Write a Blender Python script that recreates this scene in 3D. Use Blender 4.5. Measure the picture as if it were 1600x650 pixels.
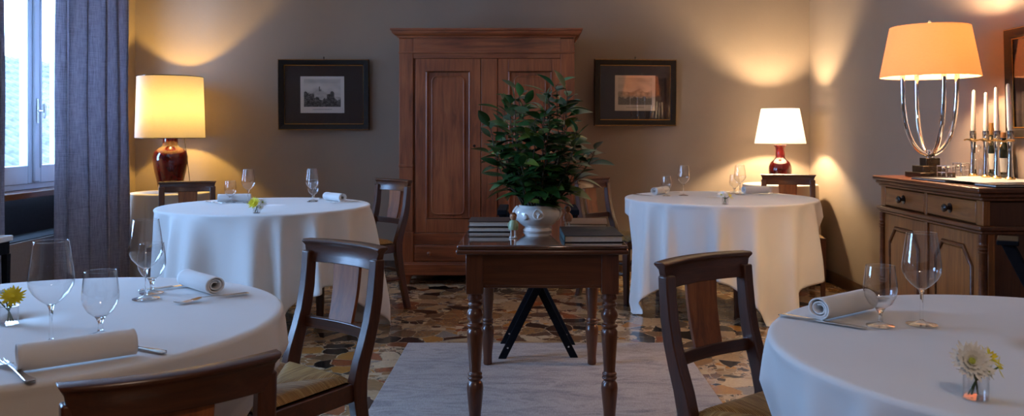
import bpy, bmesh, math, random
from mathutils import Vector, Matrix, noise

# ------------------------------------------------------------------ clear
for o in list(bpy.data.objects):
    bpy.data.objects.remove(o, do_unlink=True)
SC = bpy.context.scene
COL = SC.collection
PI = math.pi

# ------------------------------------------------------------------ camera, world, exposure
F_PX, CX, CY, EYE = 1310.0, 830.0, 208.0, 1.20
cam_d = bpy.data.cameras.new('camera')
cam_d.sensor_fit = 'HORIZONTAL'
cam_d.sensor_width = 36.0
cam_d.lens = 36.0 * F_PX / 1600.0
cam_d.shift_x = (800 - CX) / 1600.0
cam_d.shift_y = (CY - 325) / 1600.0
cam_d.clip_start = 0.05
cam_d.dof.use_dof = True
cam_d.dof.focus_distance = 3.2
cam_d.dof.aperture_fstop = 9.0
cam = bpy.data.objects.new('camera', cam_d)
COL.objects.link(cam)
cam.location = (0, 0, EYE)
cam.rotation_euler = (PI / 2, 0, 0)
SC.camera = cam

SKY_COLOR, SKY_STRENGTH = (0.32, 0.56, 1.0), 11.5
LAMP_LEFT_W, LAMP_RIGHT_W, LAMP_BOARD_W = 26.0, 42.0, 25.0
FILL_GLOW = 17.0

SC.view_settings.view_transform = 'Standard'
SC.view_settings.look = 'None'
SC.view_settings.gamma = 1.0
SC.view_settings.use_curve_mapping = False
SC.view_settings.exposure = 1.35
try:
    SC.cycles.use_denoising = True
    SC.cycles.max_bounces = 10
    SC.cycles.diffuse_bounces = 5
    SC.cycles.glossy_bounces = 5
    SC.cycles.transmission_bounces = 10
    SC.cycles.transparent_max_bounces = 24
    SC.cycles.sample_clamp_indirect = 4.0
    SC.cycles.caustics_reflective = False
    SC.cycles.caustics_refractive = False
except Exception:
    pass

W = bpy.data.worlds.new('sky')
SC.world = W
W.use_nodes = True
bg = W.node_tree.nodes['Background']
bg.inputs['Color'].default_value = (*SKY_COLOR, 1)
bg.inputs['Strength'].default_value = SKY_STRENGTH

# room
XL, XR, YB, YF, ZC = -3.43, 2.41, 7.26, -2.2, 2.95
WINDOWS = [(5.30, 6.72), (2.30, 3.72)]     # openings along the left wall
WZ0, WZ1 = 0.80, 2.55
for i, (a, b) in enumerate(WINDOWS):                        # light portals in the real openings
    ld = bpy.data.lights.new('window_portal', 'AREA')
    ld.shape = 'RECTANGLE'; ld.size = WZ1 - WZ0; ld.size_y = b - a
    ld.cycles.is_portal = True
    lo = bpy.data.objects.new('window_portal', ld); COL.objects.link(lo)
    lo.location = (XL - 0.30, (a + b) / 2, (WZ0 + WZ1) / 2)
    lo.rotation_euler = (0, -PI / 2, 0)

def on_z(px, py, z):
    Y = F_PX * (EYE - z) / (py - CY)
    return Vector(((px - CX) / F_PX * Y, Y, z))

# ------------------------------------------------------------------ materials
def lin(h):
    h = h.lstrip('#')
    c = [int(h[i:i + 2], 16) / 255 for i in (0, 2, 4)]
    return tuple(x / 12.92 if x <= .04045 else ((x + .055) / 1.055) ** 2.4 for x in c)

class NT:
    def __init__(s, name):
        s.m = bpy.data.materials.new(name); s.m.use_nodes = True
        s.t = s.m.node_tree; s.n = s.t.nodes
        s.p = s.n['Principled BSDF']; s.out = s.n['Material Output']
    def add(s, t, **kw):
        n = s.n.new(t)
        for k, v in kw.items(): setattr(n, k, v)
        return n
    def link(s, a, b): s.t.links.new(a, b)
    def coord(s, kind='Object', scale=(1, 1, 1), rot=(0, 0, 0), loc=(0, 0, 0)):
        tc = s.add('ShaderNodeTexCoord'); mp = s.add('ShaderNodeMapping')
        s.link(tc.outputs[kind], mp.inputs[0])
        mp.inputs['Scale'].default_value = scale; mp.inputs['Rotation'].default_value = rot
        mp.inputs['Location'].default_value = loc
        return mp.outputs[0]
    def noise(s, vec, scale, detail=4, rough=.55, dist=0):
        n = s.add('ShaderNodeTexNoise'); s.link(vec, n.inputs['Vector'])
        n.inputs['Scale'].default_value = scale; n.inputs['Detail'].default_value = detail
        n.inputs['Roughness'].default_value = rough; n.inputs['Distortion'].default_value = dist
        return n.outputs['Fac']
    def ramp(s, fac, stops, interp='LINEAR'):
        r = s.add('ShaderNodeValToRGB'); s.link(fac, r.inputs[0])
        r.color_ramp.interpolation = interp
        e = r.color_ramp.elements
        while len(e) < len(stops): e.new(.5)
        for el, (p, c) in zip(e, stops):
            el.position = p; el.color = (*c, 1) if len(c) == 3 else c
        return r.outputs[0]
    def math(s, op, a, b=None):
        n = s.add('ShaderNodeMath', operation=op)
        for i, v in enumerate((a, b)):
            if v is None: continue
            if isinstance(v, (int, float)): n.inputs[i].default_value = v
            else: s.link(v, n.inputs[i])
        return n.outputs[0]
    def mix(s, fac, a, b, blend='MIX'):
        n = s.add('ShaderNodeMix', data_type='RGBA', blend_type=blend)
        for sock, v in ((n.inputs[0], fac), (n.inputs[6], a), (n.inputs[7], b)):
            if isinstance(v, (int, float)): sock.default_value = v
            elif isinstance(v, tuple): sock.default_value = (*v, 1)
            else: s.link(v, sock)
        return n.outputs[2]
    def bump(s, h, strength=.3, dist=.01):
        b = s.add('ShaderNodeBump'); s.link(h, b.inputs['Height'])
        b.inputs['Strength'].default_value = strength; b.inputs['Distance'].default_value = dist
        s.link(b.outputs[0], s.p.inputs['Normal'])
    def base(s, c):
        if isinstance(c, tuple): s.p.inputs['Base Color'].default_value = (*c, 1)
        else: s.link(c, s.p.inputs['Base Color'])
    def set(s, **kw):
        for k, v in kw.items(): s.p.inputs[k.replace('_', ' ')].default_value = v
        return s.m

def plain(name, c, rough=.5, metal=0, var=.12, scale=40, bump=0, **kw):
    n = NT(name); v = n.coord()
    f = n.noise(v, scale)
    d = tuple(max(0, x * (1 - var)) for x in c); l = tuple(min(1, x * (1 + var)) for x in c)
    n.base(n.ramp(f, [(.3, d), (.7, l)]))
    if bump: n.bump(f, bump, .003)
    return n.set(Roughness=rough, Metallic=metal, **kw)

def wood(name, dark, mid, light, axis='Z', rough=.32, scale=1.0, coat=.25, bump=.12, pore=.35):
    n = NT(name)
    k = {'X': 0, 'Y': 1, 'Z': 2}[axis]
    sc = [14 * scale] * 3; sc[k] = 1.1 * scale
    v = n.coord('Object', tuple(sc))
    f = n.noise(v, 1.6, 6, .6, 1.3)
    sc2 = [110 * scale] * 3; sc2[k] = 4 * scale
    g = n.noise(n.coord('Object', tuple(sc2)), 2.0, 3, .6)
    big = n.noise(n.coord('Object'), 2.2, 2, .5)
    c = n.ramp(f, [(.28, dark), (.5, mid), (.75, light)])
    c = n.mix(n.math('MULTIPLY', n.ramp(g, [(.35, (1, 1, 1)), (.55, (0, 0, 0))]), pore), c, dark)
    c = n.mix(.35, c, n.ramp(big, [(.3, dark), (.7, light)]))
    n.base(c); n.bump(g, bump, .002)
    n.p.inputs['Coat Weight'].default_value = coat
    n.p.inputs['Coat Roughness'].default_value = .18
    return n.set(Roughness=rough)

M = {}
def wall_mat():
    n = NT('taupe_plaster'); v = n.coord()
    f = n.noise(v, 1.3, 4); g = n.noise(v, 70, 3)
    n.base(n.ramp(f, [(.3, lin('8b7a6b')), (.7, lin('938273'))]))
    n.bump(g, .16, .004)
    return n.set(Roughness=.85)
M['wall'] = wall_mat()
M['ceiling'] = plain('white_ceiling_paint', (.78, .76, .72), .9, var=.03, scale=4)

def floor_mat():
    n = NT('palladiana_terrazzo')
    v0 = n.coord('Object')
    nz = n.add('ShaderNodeTexNoise'); n.link(v0, nz.inputs['Vector']); nz.inputs['Scale'].default_value = 6
    mv = n.add('ShaderNodeVectorMath', operation='MULTIPLY_ADD')
    n.link(nz.outputs['Color'], mv.inputs[0]); mv.inputs[1].default_value = (.11, .07, 0); n.link(v0, mv.inputs[2])
    def vor(scale, feat):
        x = n.add('ShaderNodeTexVoronoi', voronoi_dimensions='2D', feature=feat)
        n.link(mv.outputs[0], x.inputs['Vector']); x.inputs['Scale'].default_value = scale
        return x
    a = vor(8.0, 'F1'); ae = vor(8.0, 'DISTANCE_TO_EDGE')
    b = vor(19, 'F1'); be = vor(19, 'DISTANCE_TO_EDGE')
    d = vor(52, 'F1'); de = vor(52, 'DISTANCE_TO_EDGE')
    def rgb(x):
        k = n.add('ShaderNodeSeparateColor'); n.link(x.outputs['Color'], k.inputs[0]); return k.outputs
    pal = [(0, lin('b59a78')), (.16, lin('94724c')), (.28, lin('c8b394')), (.37, lin('7d5f42')), (.46, lin('a58a6c')), (.55, lin('8b847d')),
           (.62, lin('93502c')), (.69, lin('b07c3e')), (.76, lin('1c1918')), (.93, lin('5c4a3c'))]
    A, B, Dd = rgb(a), rgb(b), rgb(d)
    ca = n.ramp(A[0], pal, 'CONSTANT'); cb = n.ramp(B[0], pal, 'CONSTANT')
    cd_ = n.ramp(Dd[0], [(0, lin('bfa888')), (.4, lin('a3876a')), (.7, lin('80664c')), (.85, lin('3a302a'))], 'CONSTANT')
    vein = n.noise(v0, 30, 6, .65, 1.5)
    grout = lin('c6b297')
    def edged(c, e, lo, hi): return n.mix(n.ramp(e.outputs['Distance'], [(lo, (1, 1, 1)), (hi, (0, 0, 0))]), c, grout)
    cd_ = edged(cd_, de, .05, .09); cb = edged(cb, be, .03, .05)
    small = n.mix(n.math('GREATER_THAN', B[1], .62), cb, cd_)
    big = n.mix(n.ramp(ae.outputs['Distance'], [(.022, (1, 1, 1)), (.034, (0, 0, 0))]), ca, cd_)
    c = n.mix(n.math('GREATER_THAN', A[1], .55), big, small)
    c = n.mix(.3, c, n.ramp(vein, [(.3, (.14, .11, .09)), (.7, (.72, .62, .5))]), 'OVERLAY')
    n.base(c)
    n.p.inputs['Coat Weight'].default_value = .35
    n.p.inputs['Coat Roughness'].default_value = .08
    return n.set(Roughness=.25)
M['floor'] = floor_mat()

M['wardrobe'] = wood('red_brown_walnut', lin('4a1d0c'), lin('8f4a26'), lin('b0663a'), 'Z', .42, 1.0, .15)
M['wardrobe_x'] = wood('red_brown_walnut_across', lin('4a1d0c'), lin('8f4a26'), lin('b0663a'), 'X', .42, 1.0, .15)
M['chair'] = wood('dark_chair_walnut', lin('2c150b'), lin('4d2818'), lin('6c3d25'), 'Z', .36, 1.4, .2)
M['chair_x'] = wood('dark_chair_walnut_across', lin('2c150b'), lin('4d2818'), lin('6c3d25'), 'X', .33, 1.4, .25)
M['splat'] = wood('figured_splat_walnut', lin('55280f'), lin('945022'), lin('b46e38'), 'Z', .5, 1.2, .05)
M['table'] = wood('polished_table_walnut', lin('2f150b'), lin('5c301b'), lin('784226'), 'Z', .3, 1.2, .4)
M['table_x'] = wood('polished_table_walnut_across', lin('2f150b'), lin('5c301b'), lin('784226'), 'X', .3, 1.2, .4)
M['table_top'] = wood('glossy_table_top', lin('35180d'), lin('532a18'), lin('6b3a22'), 'Y', .1, 1.0, 1.0, .02)
M['table_top'].node_tree.nodes['Principled BSDF'].inputs['Coat Roughness'].default_value = .02
M['table_top'].node_tree.nodes['Principled BSDF'].inputs['Coat IOR'].default_value = 1.9
M['side'] = wood('honey_sideboard_wood', lin('54290e'), lin('9c5c28'), lin('b97b3e'), 'Z', .42, 1.2, .2)
M['side_x'] = wood('honey_sideboard_wood_across', lin('54290e'), lin('9c5c28'), lin('b97b3e'), 'X', .42, 1.2, .2)
M['side_dark'] = wood('dark_sideboard_edge', lin('361809'), lin('6a3a1e'), lin('8a5230'), 'X', .35, 1.3, .25)
M['side_end'] = wood('brown_sideboard_end', lin('34180c'), lin('5e351c'), lin('784726'), 'Z', .4, .8, .2)
M['sill'] = wood('brown_sill_wood', lin('3e1f11'), lin('6c3b20'), lin('84502e'), 'Y', .35, 1, .3)
M['baseboard'] = wood('dark_baseboard', lin('2a1a12'), lin('46301f'), lin('573c28'), 'Y', .5, 1, .1)
M['black_wood'] = plain('black_lacquer', (.010, .010, .013), .8, var=.2, Specular_IOR_Level=.08)
M['dark_knob'] = plain('dark_turned_knob', lin('22120b'), .25, var=.2, Coat_Weight=.5)
M['white_paint'] = plain('white_window_paint', (.60, .64, .68), .4, var=.04, scale=6)
M['niche'] = plain('niche_shade_dark', (.02, .018, .022), .8, var=.2)  # shade inside the niche, put into the colour as near black
M['panel_paint'] = plain('grey_panel_paint', lin('8a7f7a'), .7, var=.06)
M['brass'] = plain('polished_brass', (.78, .52, .2), .18, 1, var=.06)
M['nickel'] = plain('polished_nickel', (.78, .77, .75), .08, 1, var=.04, scale=15)
M['chrome'] = plain('mirror_chrome', (.83, .83, .84), .05, 1, var=.02, scale=15)
M['steel'] = plain('silver_cutlery', (.8, .79, .77), .12, 1, var=.05, scale=30)
M['red_glaze'] = plain('oxblood_glaze', lin('4e0d0a'), .12, var=.4, scale=9, Coat_Weight=.8, Coat_Roughness=.04)
M['ceramic'] = plain('white_glazed_ceramic', (.86, .84, .80), .12, var=.03, scale=8, Coat_Weight=.6, Coat_Roughness=.05)
M['marble'] = plain('white_marble', (.72, .72, .73), .25, var=.12, scale=5)
M['paper'] = plain('cream_paper', (.74, .70, .62), .8, var=.05, scale=90)
M['white_paper'] = plain('white_paper', (.8, .78, .74), .8, var=.04, scale=20)
M['cover_black'] = plain('black_book_cloth', (.018, .018, .02), .55, var=.25, scale=60)
M['cover_teal'] = plain('dark_teal_book_cloth', (.02, .07, .07), .55, var=.25, scale=60)
M['cover_brown'] = plain('dark_brown_book_cloth', (.05, .025, .018), .55, var=.25, scale=60)
M['cover_tan'] = plain('tan_book_cloth', lin('7c5f45'), .6, var=.12, scale=60)
M['leather'] = plain('black_menu_leather', (.015, .014, .018), .42, var=.3, scale=120, bump=.1)
M['gilt'] = plain('old_gilt', lin('a8762e'), .35, .8, var=.3, scale=60)
M['frame_black'] = wood('ebonised_frame', (.006, .004, .003), (.012, .008, .006), (.024, .015, .01), 'X', .55, 2, .0)
M['frame_black'].node_tree.nodes['Principled BSDF'].inputs['Specular IOR Level'].default_value = .22
M['mat_dark'] = plain('dark_brown_mount', (.03, .014, .010), .7, var=.2, scale=40)
M['candle'] = plain('white_wax', (.82, .78, .72), .45, var=.03, Subsurface_Weight=.15)
M['wick'] = plain('dark_wick', (.05, .04, .03), .9)
M['soil'] = plain('dark_soil', (.03, .02, .012), .95, var=.5, scale=150, bump=.4)
M['stem_green'] = plain('green_stem', (.06, .11, .035), .5, var=.25)
M['twig'] = plain('brown_twig', (.05, .04, .02), .7, var=.3)
M['petal_yellow'] = plain('yellow_petal', (.95, .78, .05), .6, var=.15)
M['petal_white'] = plain('white_petal', (.9, .91, .88), .6, var=.06)
M['petal_heart'] = plain('green_flower_heart', (.42, .5, .08), .7, var=.25, scale=200)
M['rush_dummy'] = None
M['skin_wood'] = plain('painted_wood_skin', lin('c9946e'), .35, var=.08)
M['mint'] = plain('mint_green_paint', lin('a9bf9b'), .35, var=.06)
M['rose'] = plain('faded_rose_paint', lin('b08a78'), .35, var=.08)
M['figure_white'] = plain('white_figurine_paint', (.75, .73, .7), .35, var=.05)
M['hair_brown'] = plain('brown_figurine_paint', lin('7a4a2a'), .45, var=.15)
M['bottle_dark'] = plain('dark_bottle_glass', (.012, .014, .008), .06, var=.2, Coat_Weight=.8, Coat_Roughness=.03)
M['cork'] = plain('cork', lin('a5744a'), .8, var=.2, scale=120)
M['label_paper'] = plain('bottle_label_paper', (.72, .68, .6), .7, var=.05)
M['foil'] = plain('gold_bottle_foil', lin('9c7038'), .35, .7, var=.15)
M['roof_tile'] = plain('weathered_roof_tile', (.055, .052, .055), .8, var=.35, scale=5)
M['house_wall'] = plain('pale_house_wall', (.7, .68, .62), .9, var=.08, scale=2)
M['shutter'] = plain('pale_green_shutter', (.55, .66, .6), .6, var=.06)
M['cord'] = plain('dark_lamp_cord', (.04, .03, .02), .6)
M['stage'] = plain('dark_bronze', (.10, .075, .05), .25, .7, var=.2)

def leaf_mat():
    n = NT('glossy_green_leaf')
    ge = n.add('ShaderNodeNewGeometry')
    n.base(n.ramp(ge.outputs['Random Per Island'], [(0, (.014, .055, .014)), (.5, (.026, .095, .022)), (.9, (.055, .15, .03)), (1, (.18, .22, .03))]))
    n.p.inputs['Coat Weight'].default_value = .25
    return n.set(Roughness=.34)
M['leaf'] = leaf_mat()

def cloth_mat(name, c, weave=900, trans=.0, bump=.06, rough=.9):
    n = NT(name); v = n.coord()
    f = n.noise(v, 3, 3)
    d = tuple(x * .95 for x in c)
    n.base(n.ramp(f, [(.3, d), (.7, c)]))
    n.bump(n.noise(v, weave, 2), bump, .001)
    n.p.inputs['Sheen Weight'].default_value = .15
    return n.set(Roughness=rough)
M['linen'] = cloth_mat('white_table_linen', (.80, .79, .78))
M['napkin'] = cloth_mat('white_napkin_linen', (.84, .83, .82), 700, .0, .1)
M['beige_cloth'] = cloth_mat('beige_side_cloth', (.60, .53, .44))

def curtain_mat():
    n = NT('grey_blue_linen_curtain')
    a = n.noise(n.coord('Object', (160, 160, 10)), 1.0, 4, .7)
    b = n.noise(n.coord('Object', (12, 12, 420)), 1.0, 4, .7)
    f = n.math('MULTIPLY', n.math('ADD', a, b), .5)
    c = n.ramp(f, [(.36, lin('7d7a82')), (.5, lin('a39ea8')), (.66, lin('c6c0c8'))])
    n.base(c); n.bump(f, .3, .002)
    tr = n.add('ShaderNodeBsdfTranslucent'); n.link(c, tr.inputs[0])
    mx = n.add('ShaderNodeMixShader'); mx.inputs[0].default_value = .42
    n.link(n.p.outputs[0], mx.inputs[1]); n.link(tr.outputs[0], mx.inputs[2]); n.link(mx.outputs[0], n.out.inputs[0])
    return n.set(Roughness=.95)
M['curtain'] = curtain_mat()

def shade_mat(name, c, trans=.6):
    n = NT(name); v = n.coord()
    f = n.noise(n.coord('Object', (60, 60, 300)), 1, 3)
    cc = n.ramp(f, [(.3, tuple(x * .94 for x in c)), (.7, c)])
    n.base(cc)
    tr = n.add('ShaderNodeBsdfTranslucent'); n.link(cc, tr.inputs[0])
    mx = n.add('ShaderNodeMixShader'); mx.inputs[0].default_value = trans
    n.link(n.p.outputs[0], mx.inputs[1]); n.link(tr.outputs[0], mx.inputs[2]); n.link(mx.outputs[0], n.out.inputs[0])
    return n.set(Roughness=.9)
M['shade_yellow'] = shade_mat('yellow_silk_shade', (.46, .43, .42))
M['shade_white'] = shade_mat('ivory_shade', (.86, .86, .88))
M['shade_apricot'] = shade_mat('apricot_parchment_shade', (.74, .465, .28), .42)

def thin_glass(name, tint=(1, 1, 1), gain=1.0, ior=1.5):
    n = NT(name)
    n.n.remove(n.p)
    t = n.add('ShaderNodeBsdfTransparent'); t.inputs[0].default_value = (*tint, 1)
    g = n.add('ShaderNodeBsdfGlossy'); g.inputs['Roughness'].default_value = .015
    fr = n.add('ShaderNodeFresnel'); ge = n.add('ShaderNodeNewGeometry')
    # the sheet reflects alike from both of its sides
    n.link(n.math('ADD', ior, n.math('MULTIPLY', ge.outputs['Backfacing'], 1 / ior - ior)), fr.inputs[0])
    mx = n.add('ShaderNodeMixShader')
    n.link(n.math('MINIMUM', n.math('MULTIPLY', fr.outputs[0], gain), 1.0), mx.inputs[0])
    n.link(t.outputs[0], mx.inputs[1]); n.link(g.outputs[0], mx.inputs[2]); n.link(mx.outputs[0], n.out.inputs[0])
    return n.m
M['glass'] = thin_glass('clear_glass', (.985, .985, .985), 2.3)
M['pane'] = thin_glass('window_glass', (.97, .98, .98), 1.0)
M['pict_glass'] = thin_glass('picture_glass', (.97, .97, .97), 1.25)
def solid_glass():
    n = NT('solid_crystal')
    n.p.inputs['Base Color'].default_value = (1, 1, 1, 1)
    return n.set(Roughness=.0, Transmission_Weight=1.0, IOR=1.48)
M['crystal'] = solid_glass()

def rug_mat():
    n = NT('worn_silver_rug'); v = n.coord()
    a = n.noise(n.coord('Object', (1.6, 5.0, 1), (0, 0, .16)), 2.2, 7, .7, 1.4)
    b = n.noise(n.coord('Object', (260, 30, 1)), 1, 3, .7)
    c = n.ramp(a, [(.32, lin('4b3d38')), (.45, lin('87776d')), (.56, lin('a99a8e')), (.68, lin('6e5e58'))])
    n.base(n.mix(.35, c, n.ramp(b, [(.3, lin('5c5152')), (.7, lin('c4baba'))])))
    n.bump(b, .5, .004)
    n.p.inputs['Sheen Weight'].default_value = .3
    return n.set(Roughness=.85)
M['rug'] = rug_mat()

def rush_mat():
    n = NT('woven_rush')
    uv = n.add('ShaderNodeUVMap'); uv.uv_map = 'strand'
    mp = n.add('ShaderNodeMapping'); n.link(uv.outputs[0], mp.inputs[0]); mp.inputs['Scale'].default_value = (1, .06, 1)
    w = n.add('ShaderNodeTexWave', wave_type='BANDS', bands_direction='X'); n.link(mp.outputs[0], w.inputs[0])
    w.inputs['Scale'].default_value = 62; w.inputs['Distortion'].default_value = 1.2; w.inputs['Detail'].default_value = 2
    f = n.noise(mp.outputs[0], 110, 3)
    c = n.ramp(f, [(.3, lin('9a6c33')), (.5, lin('c2914c')), (.7, lin('e0b873'))])
    c = n.mix(n.ramp(w.outputs['Fac'], [(0, (.75, .75, .75)), (.5, (0, 0, 0))]), c, lin('4a2f14'))
    n.base(c); n.bump(w.outputs['Fac'], .8, .004)
    return n.set(Roughness=.6)
M['rush'] = rush_mat()
def vcol_mat(name):
    n = NT(name); a = n.add('ShaderNodeVertexColor'); a.layer_name = 'ink'
    n.base(a.outputs[0]); return n.set(Roughness=.8)
M['print'] = vcol_mat('engraved_print')

# ------------------------------------------------------------------ mesh helpers
class MB:
    def __init__(s): s.b = bmesh.new()
    def box(s, x0, x1, y0, y1, z0, z1, mat=None):
        vs = [s.b.verts.new(p) for p in ((x0, y0, z0), (x1, y0, z0), (x1, y1, z0), (x0, y1, z0), (x0, y0, z1), (x1, y0, z1), (x1, y1, z1), (x0, y1, z1))]
        if mat is not None:
            for v in vs: v.co = mat @ v.co
        for f in ((0, 3, 2, 1), (4, 5, 6, 7), (0, 1, 5, 4), (1, 2, 6, 5), (2, 3, 7, 6), (3, 0, 4, 7)):
            s.b.faces.new([vs[i] for i in f])
        return s
    def lathe(s, prof, seg=32, mat=None, cap=True):
        rings = []
        for r, z in prof:
            if r < 1e-6: ring = [s.b.verts.new((0, 0, z))]
            else: ring = [s.b.verts.new((r * math.cos(2 * PI * i / seg), r * math.sin(2 * PI * i / seg), z)) for i in range(seg)]
            rings.append(ring)
        if mat is not None:
            for r in rings:
                for v in r: v.co = mat @ v.co
        for a, b in zip(rings, rings[1:]):
            for i in range(seg):
                j = (i + 1) % seg
                if len(a) == 1 and len(b) == 1: continue
                if len(a) == 1: s.b.faces.new((a[0], b[j], b[i]))
                elif len(b) == 1: s.b.faces.new((a[i], a[j], b[0]))
                else: s.b.faces.new((a[i], a[j], b[j], b[i]))
        if cap:
            if len(rings[0]) > 1: s.b.faces.new(rings[0][::-1])
            if len(rings[-1]) > 1: s.b.faces.new(rings[-1])
        return s
    def tube(s, pts, rad, seg=10, closed=False, flat=1.0):
        pts = [Vector(p) for p in pts]; n = len(pts)
        if not hasattr(rad, '__len__'): rad = [rad] * n
        rings = []; up = None
        for i, p in enumerate(pts):
            if closed: t = pts[(i + 1) % n] - pts[i - 1]
            else: t = pts[min(i + 1, n - 1)] - pts[max(i - 1, 0)]
            t.normalize()
            if up is None:
                up = t.orthogonal() if abs(t.z) > .9 else Vector((0, 0, 1))
            a = (up - t * up.dot(t)).normalized(); up = a
            b = t.cross(a)
            rings.append([s.b.verts.new(p + (a * math.cos(2 * PI * k / seg) * flat + b * math.sin(2 * PI * k / seg)) * rad[i]) for k in range(seg)])
        pairs = list(zip(rings, rings[1:]))
        if closed: pairs.append((rings[-1], rings[0]))
        for A, B in pairs:
            for k in range(seg):
                m = (k + 1) % seg
                s.b.faces.new((A[k], A[m], B[m], B[k]))
        if not closed:
            s.b.faces.new(rings[0][::-1]); s.b.faces.new(rings[-1])
        return s
    def sweep(s, sections):
        """sections: list of equal length closed outlines (lists of points)"""
        rings = [[s.b.verts.new(p) for p in sec] for sec in sections]
        n = len(rings[0])
        for A, B in zip(rings, rings[1:]):
            for k in range(n):
                m = (k + 1) % n
                s.b.faces.new((A[k], A[m], B[m], B[k]))
        s.b.faces.new(rings[0][::-1]); s.b.faces.new(rings[-1])
        return s
    def prism(s, poly, y0, y1):
        """polygon in x,z extruded along y"""
        return s.sweep([[(x, y0, z) for x, z in poly], [(x, y1, z) for x, z in poly]])
    def build(s, name, mat, parent=None, bevel=0, seg=2, sharp=35, sub=0, smooth=True):
        bmesh.ops.recalc_face_normals(s.b, faces=s.b.faces)
        me = bpy.data.meshes.new(name); s.b.to_mesh(me); s.b.free()
        me.materials.append(mat)
        if smooth:
            me.polygons.foreach_set('use_smooth', [True] * len(me.polygons))
            me.set_sharp_from_angle(angle=math.radians(sharp))
        o = bpy.data.objects.new(name, me); COL.objects.link(o)
        if parent is not None: o.parent = parent
        if bevel:
            m = o.modifiers.new('bevel', 'BEVEL'); m.width = bevel; m.segments = seg; m.limit_method = 'ANGLE'; m.angle_limit = math.radians(40)
            m.harden_normals = False
        if sub:
            m = o.modifiers.new('sub', 'SUBSURF'); m.levels = sub; m.render_levels = sub
        return o

def grid_mesh(pts, name, mat, parent=None, closed_u=False, uv=None):
    """pts[i][j] rows"""
    me = bpy.data.meshes.new(name)
    nu, nv = len(pts), len(pts[0])
    verts = [tuple(p) for row in pts for p in row]
    faces = []
    for i in range(nu - (0 if closed_u else 1)):
        k = (i + 1) % nu
        for j in range(nv - 1):
            faces.append((i * nv + j, k * nv + j, k * nv + j + 1, i * nv + j + 1))
    me.from_pydata(verts, [], faces); me.materials.append(mat)
    me.polygons.foreach_set('use_smooth', [True] * len(me.polygons))
    o = bpy.data.objects.new(name, me); COL.objects.link(o)
    if parent is not None: o.parent = parent
    return o

def tag(o, label, cat, group=None):
    o['label'] = label; o['category'] = cat
    if group: o['group'] = group
    return o
def thing(name, label, cat, loc=(0, 0, 0), rz=0, group=None, scale=1):
    o = bpy.data.objects.new(name, None); COL.objects.link(o)
    o.empty_display_size = .05
    o.location = loc; o.rotation_euler = (0, 0, rz); o.scale = (scale,) * 3
    return tag(o, label, cat, group)
def struct(o): o['kind'] = 'structure'; return o
def kids(o): return [c for c in bpy.data.objects if c.parent == o]
def copy_tree(o, parent=None):
    c = o.copy(); COL.objects.link(c)
    if parent is not None: c.parent = parent
    for ch in kids(o):
        copy_tree(ch, c)
    return c
def dup(src, label, loc, rz=0, scale=None, group=None):
    c = copy_tree(src); c['label'] = label; c.location = loc
    c.rotation_euler = (0, 0, rz)
    if scale: c.scale = (scale,) * 3
    if group: c['group'] = group
    return c

# ------------------------------------------------------------------ room shell
TH = 0.42
b = MB(); b.box(XL - TH, XR + .2, YF - .2, YB + .2, -.12, 0); struct(b.build('floor', M['floor']))
b = MB(); b.box(XL - TH, XR + .2, YF - .2, YB + .2, ZC, ZC + .12); struct(b.build('ceiling', M['ceiling']))
b = MB(); b.box(XL - TH, XR + .2, YB, YB + .2, 0, ZC); struct(b.build('wall_back', M['wall']))
b = MB(); b.box(XR, XR + .2, YF, YB, 0, ZC); struct(b.build('wall_right', M['wall']))
b = MB(); b.box(XL - TH, XR + .2, YF - .2, YF, 0, ZC); struct(b.build('wall_front', M['wall']))
b = MB()
edges = sorted(WINDOWS)
y = YF
for (a, c) in edges:
    b.box(XL - TH, XL, y, a, 0, ZC); y = c
    b.box(XL - TH, XL, a, c, WZ1, ZC)                 # lintel
    b.box(XL - TH, XL - .26, a, c, 0, WZ0 - .045)     # thin apron behind niche
    b.box(XL - .26, XL, a, c, 0, .46)                 # low wall under the niche
b.box(XL - TH, XL, y, YB, 0, ZC)
struct(b.build('wall_left', M['wall'], smooth=False))
b = MB(); b.box(XL, XR, YB - .016, YB, 0, .1); struct(b.build('baseboard_back', M['baseboard'], bevel=.004))
b = MB(); b.box(XR - .016, XR, YF, YB - .016, 0, .1); struct(b.build('baseboard_right', M['baseboard'], bevel=.004))

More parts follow.
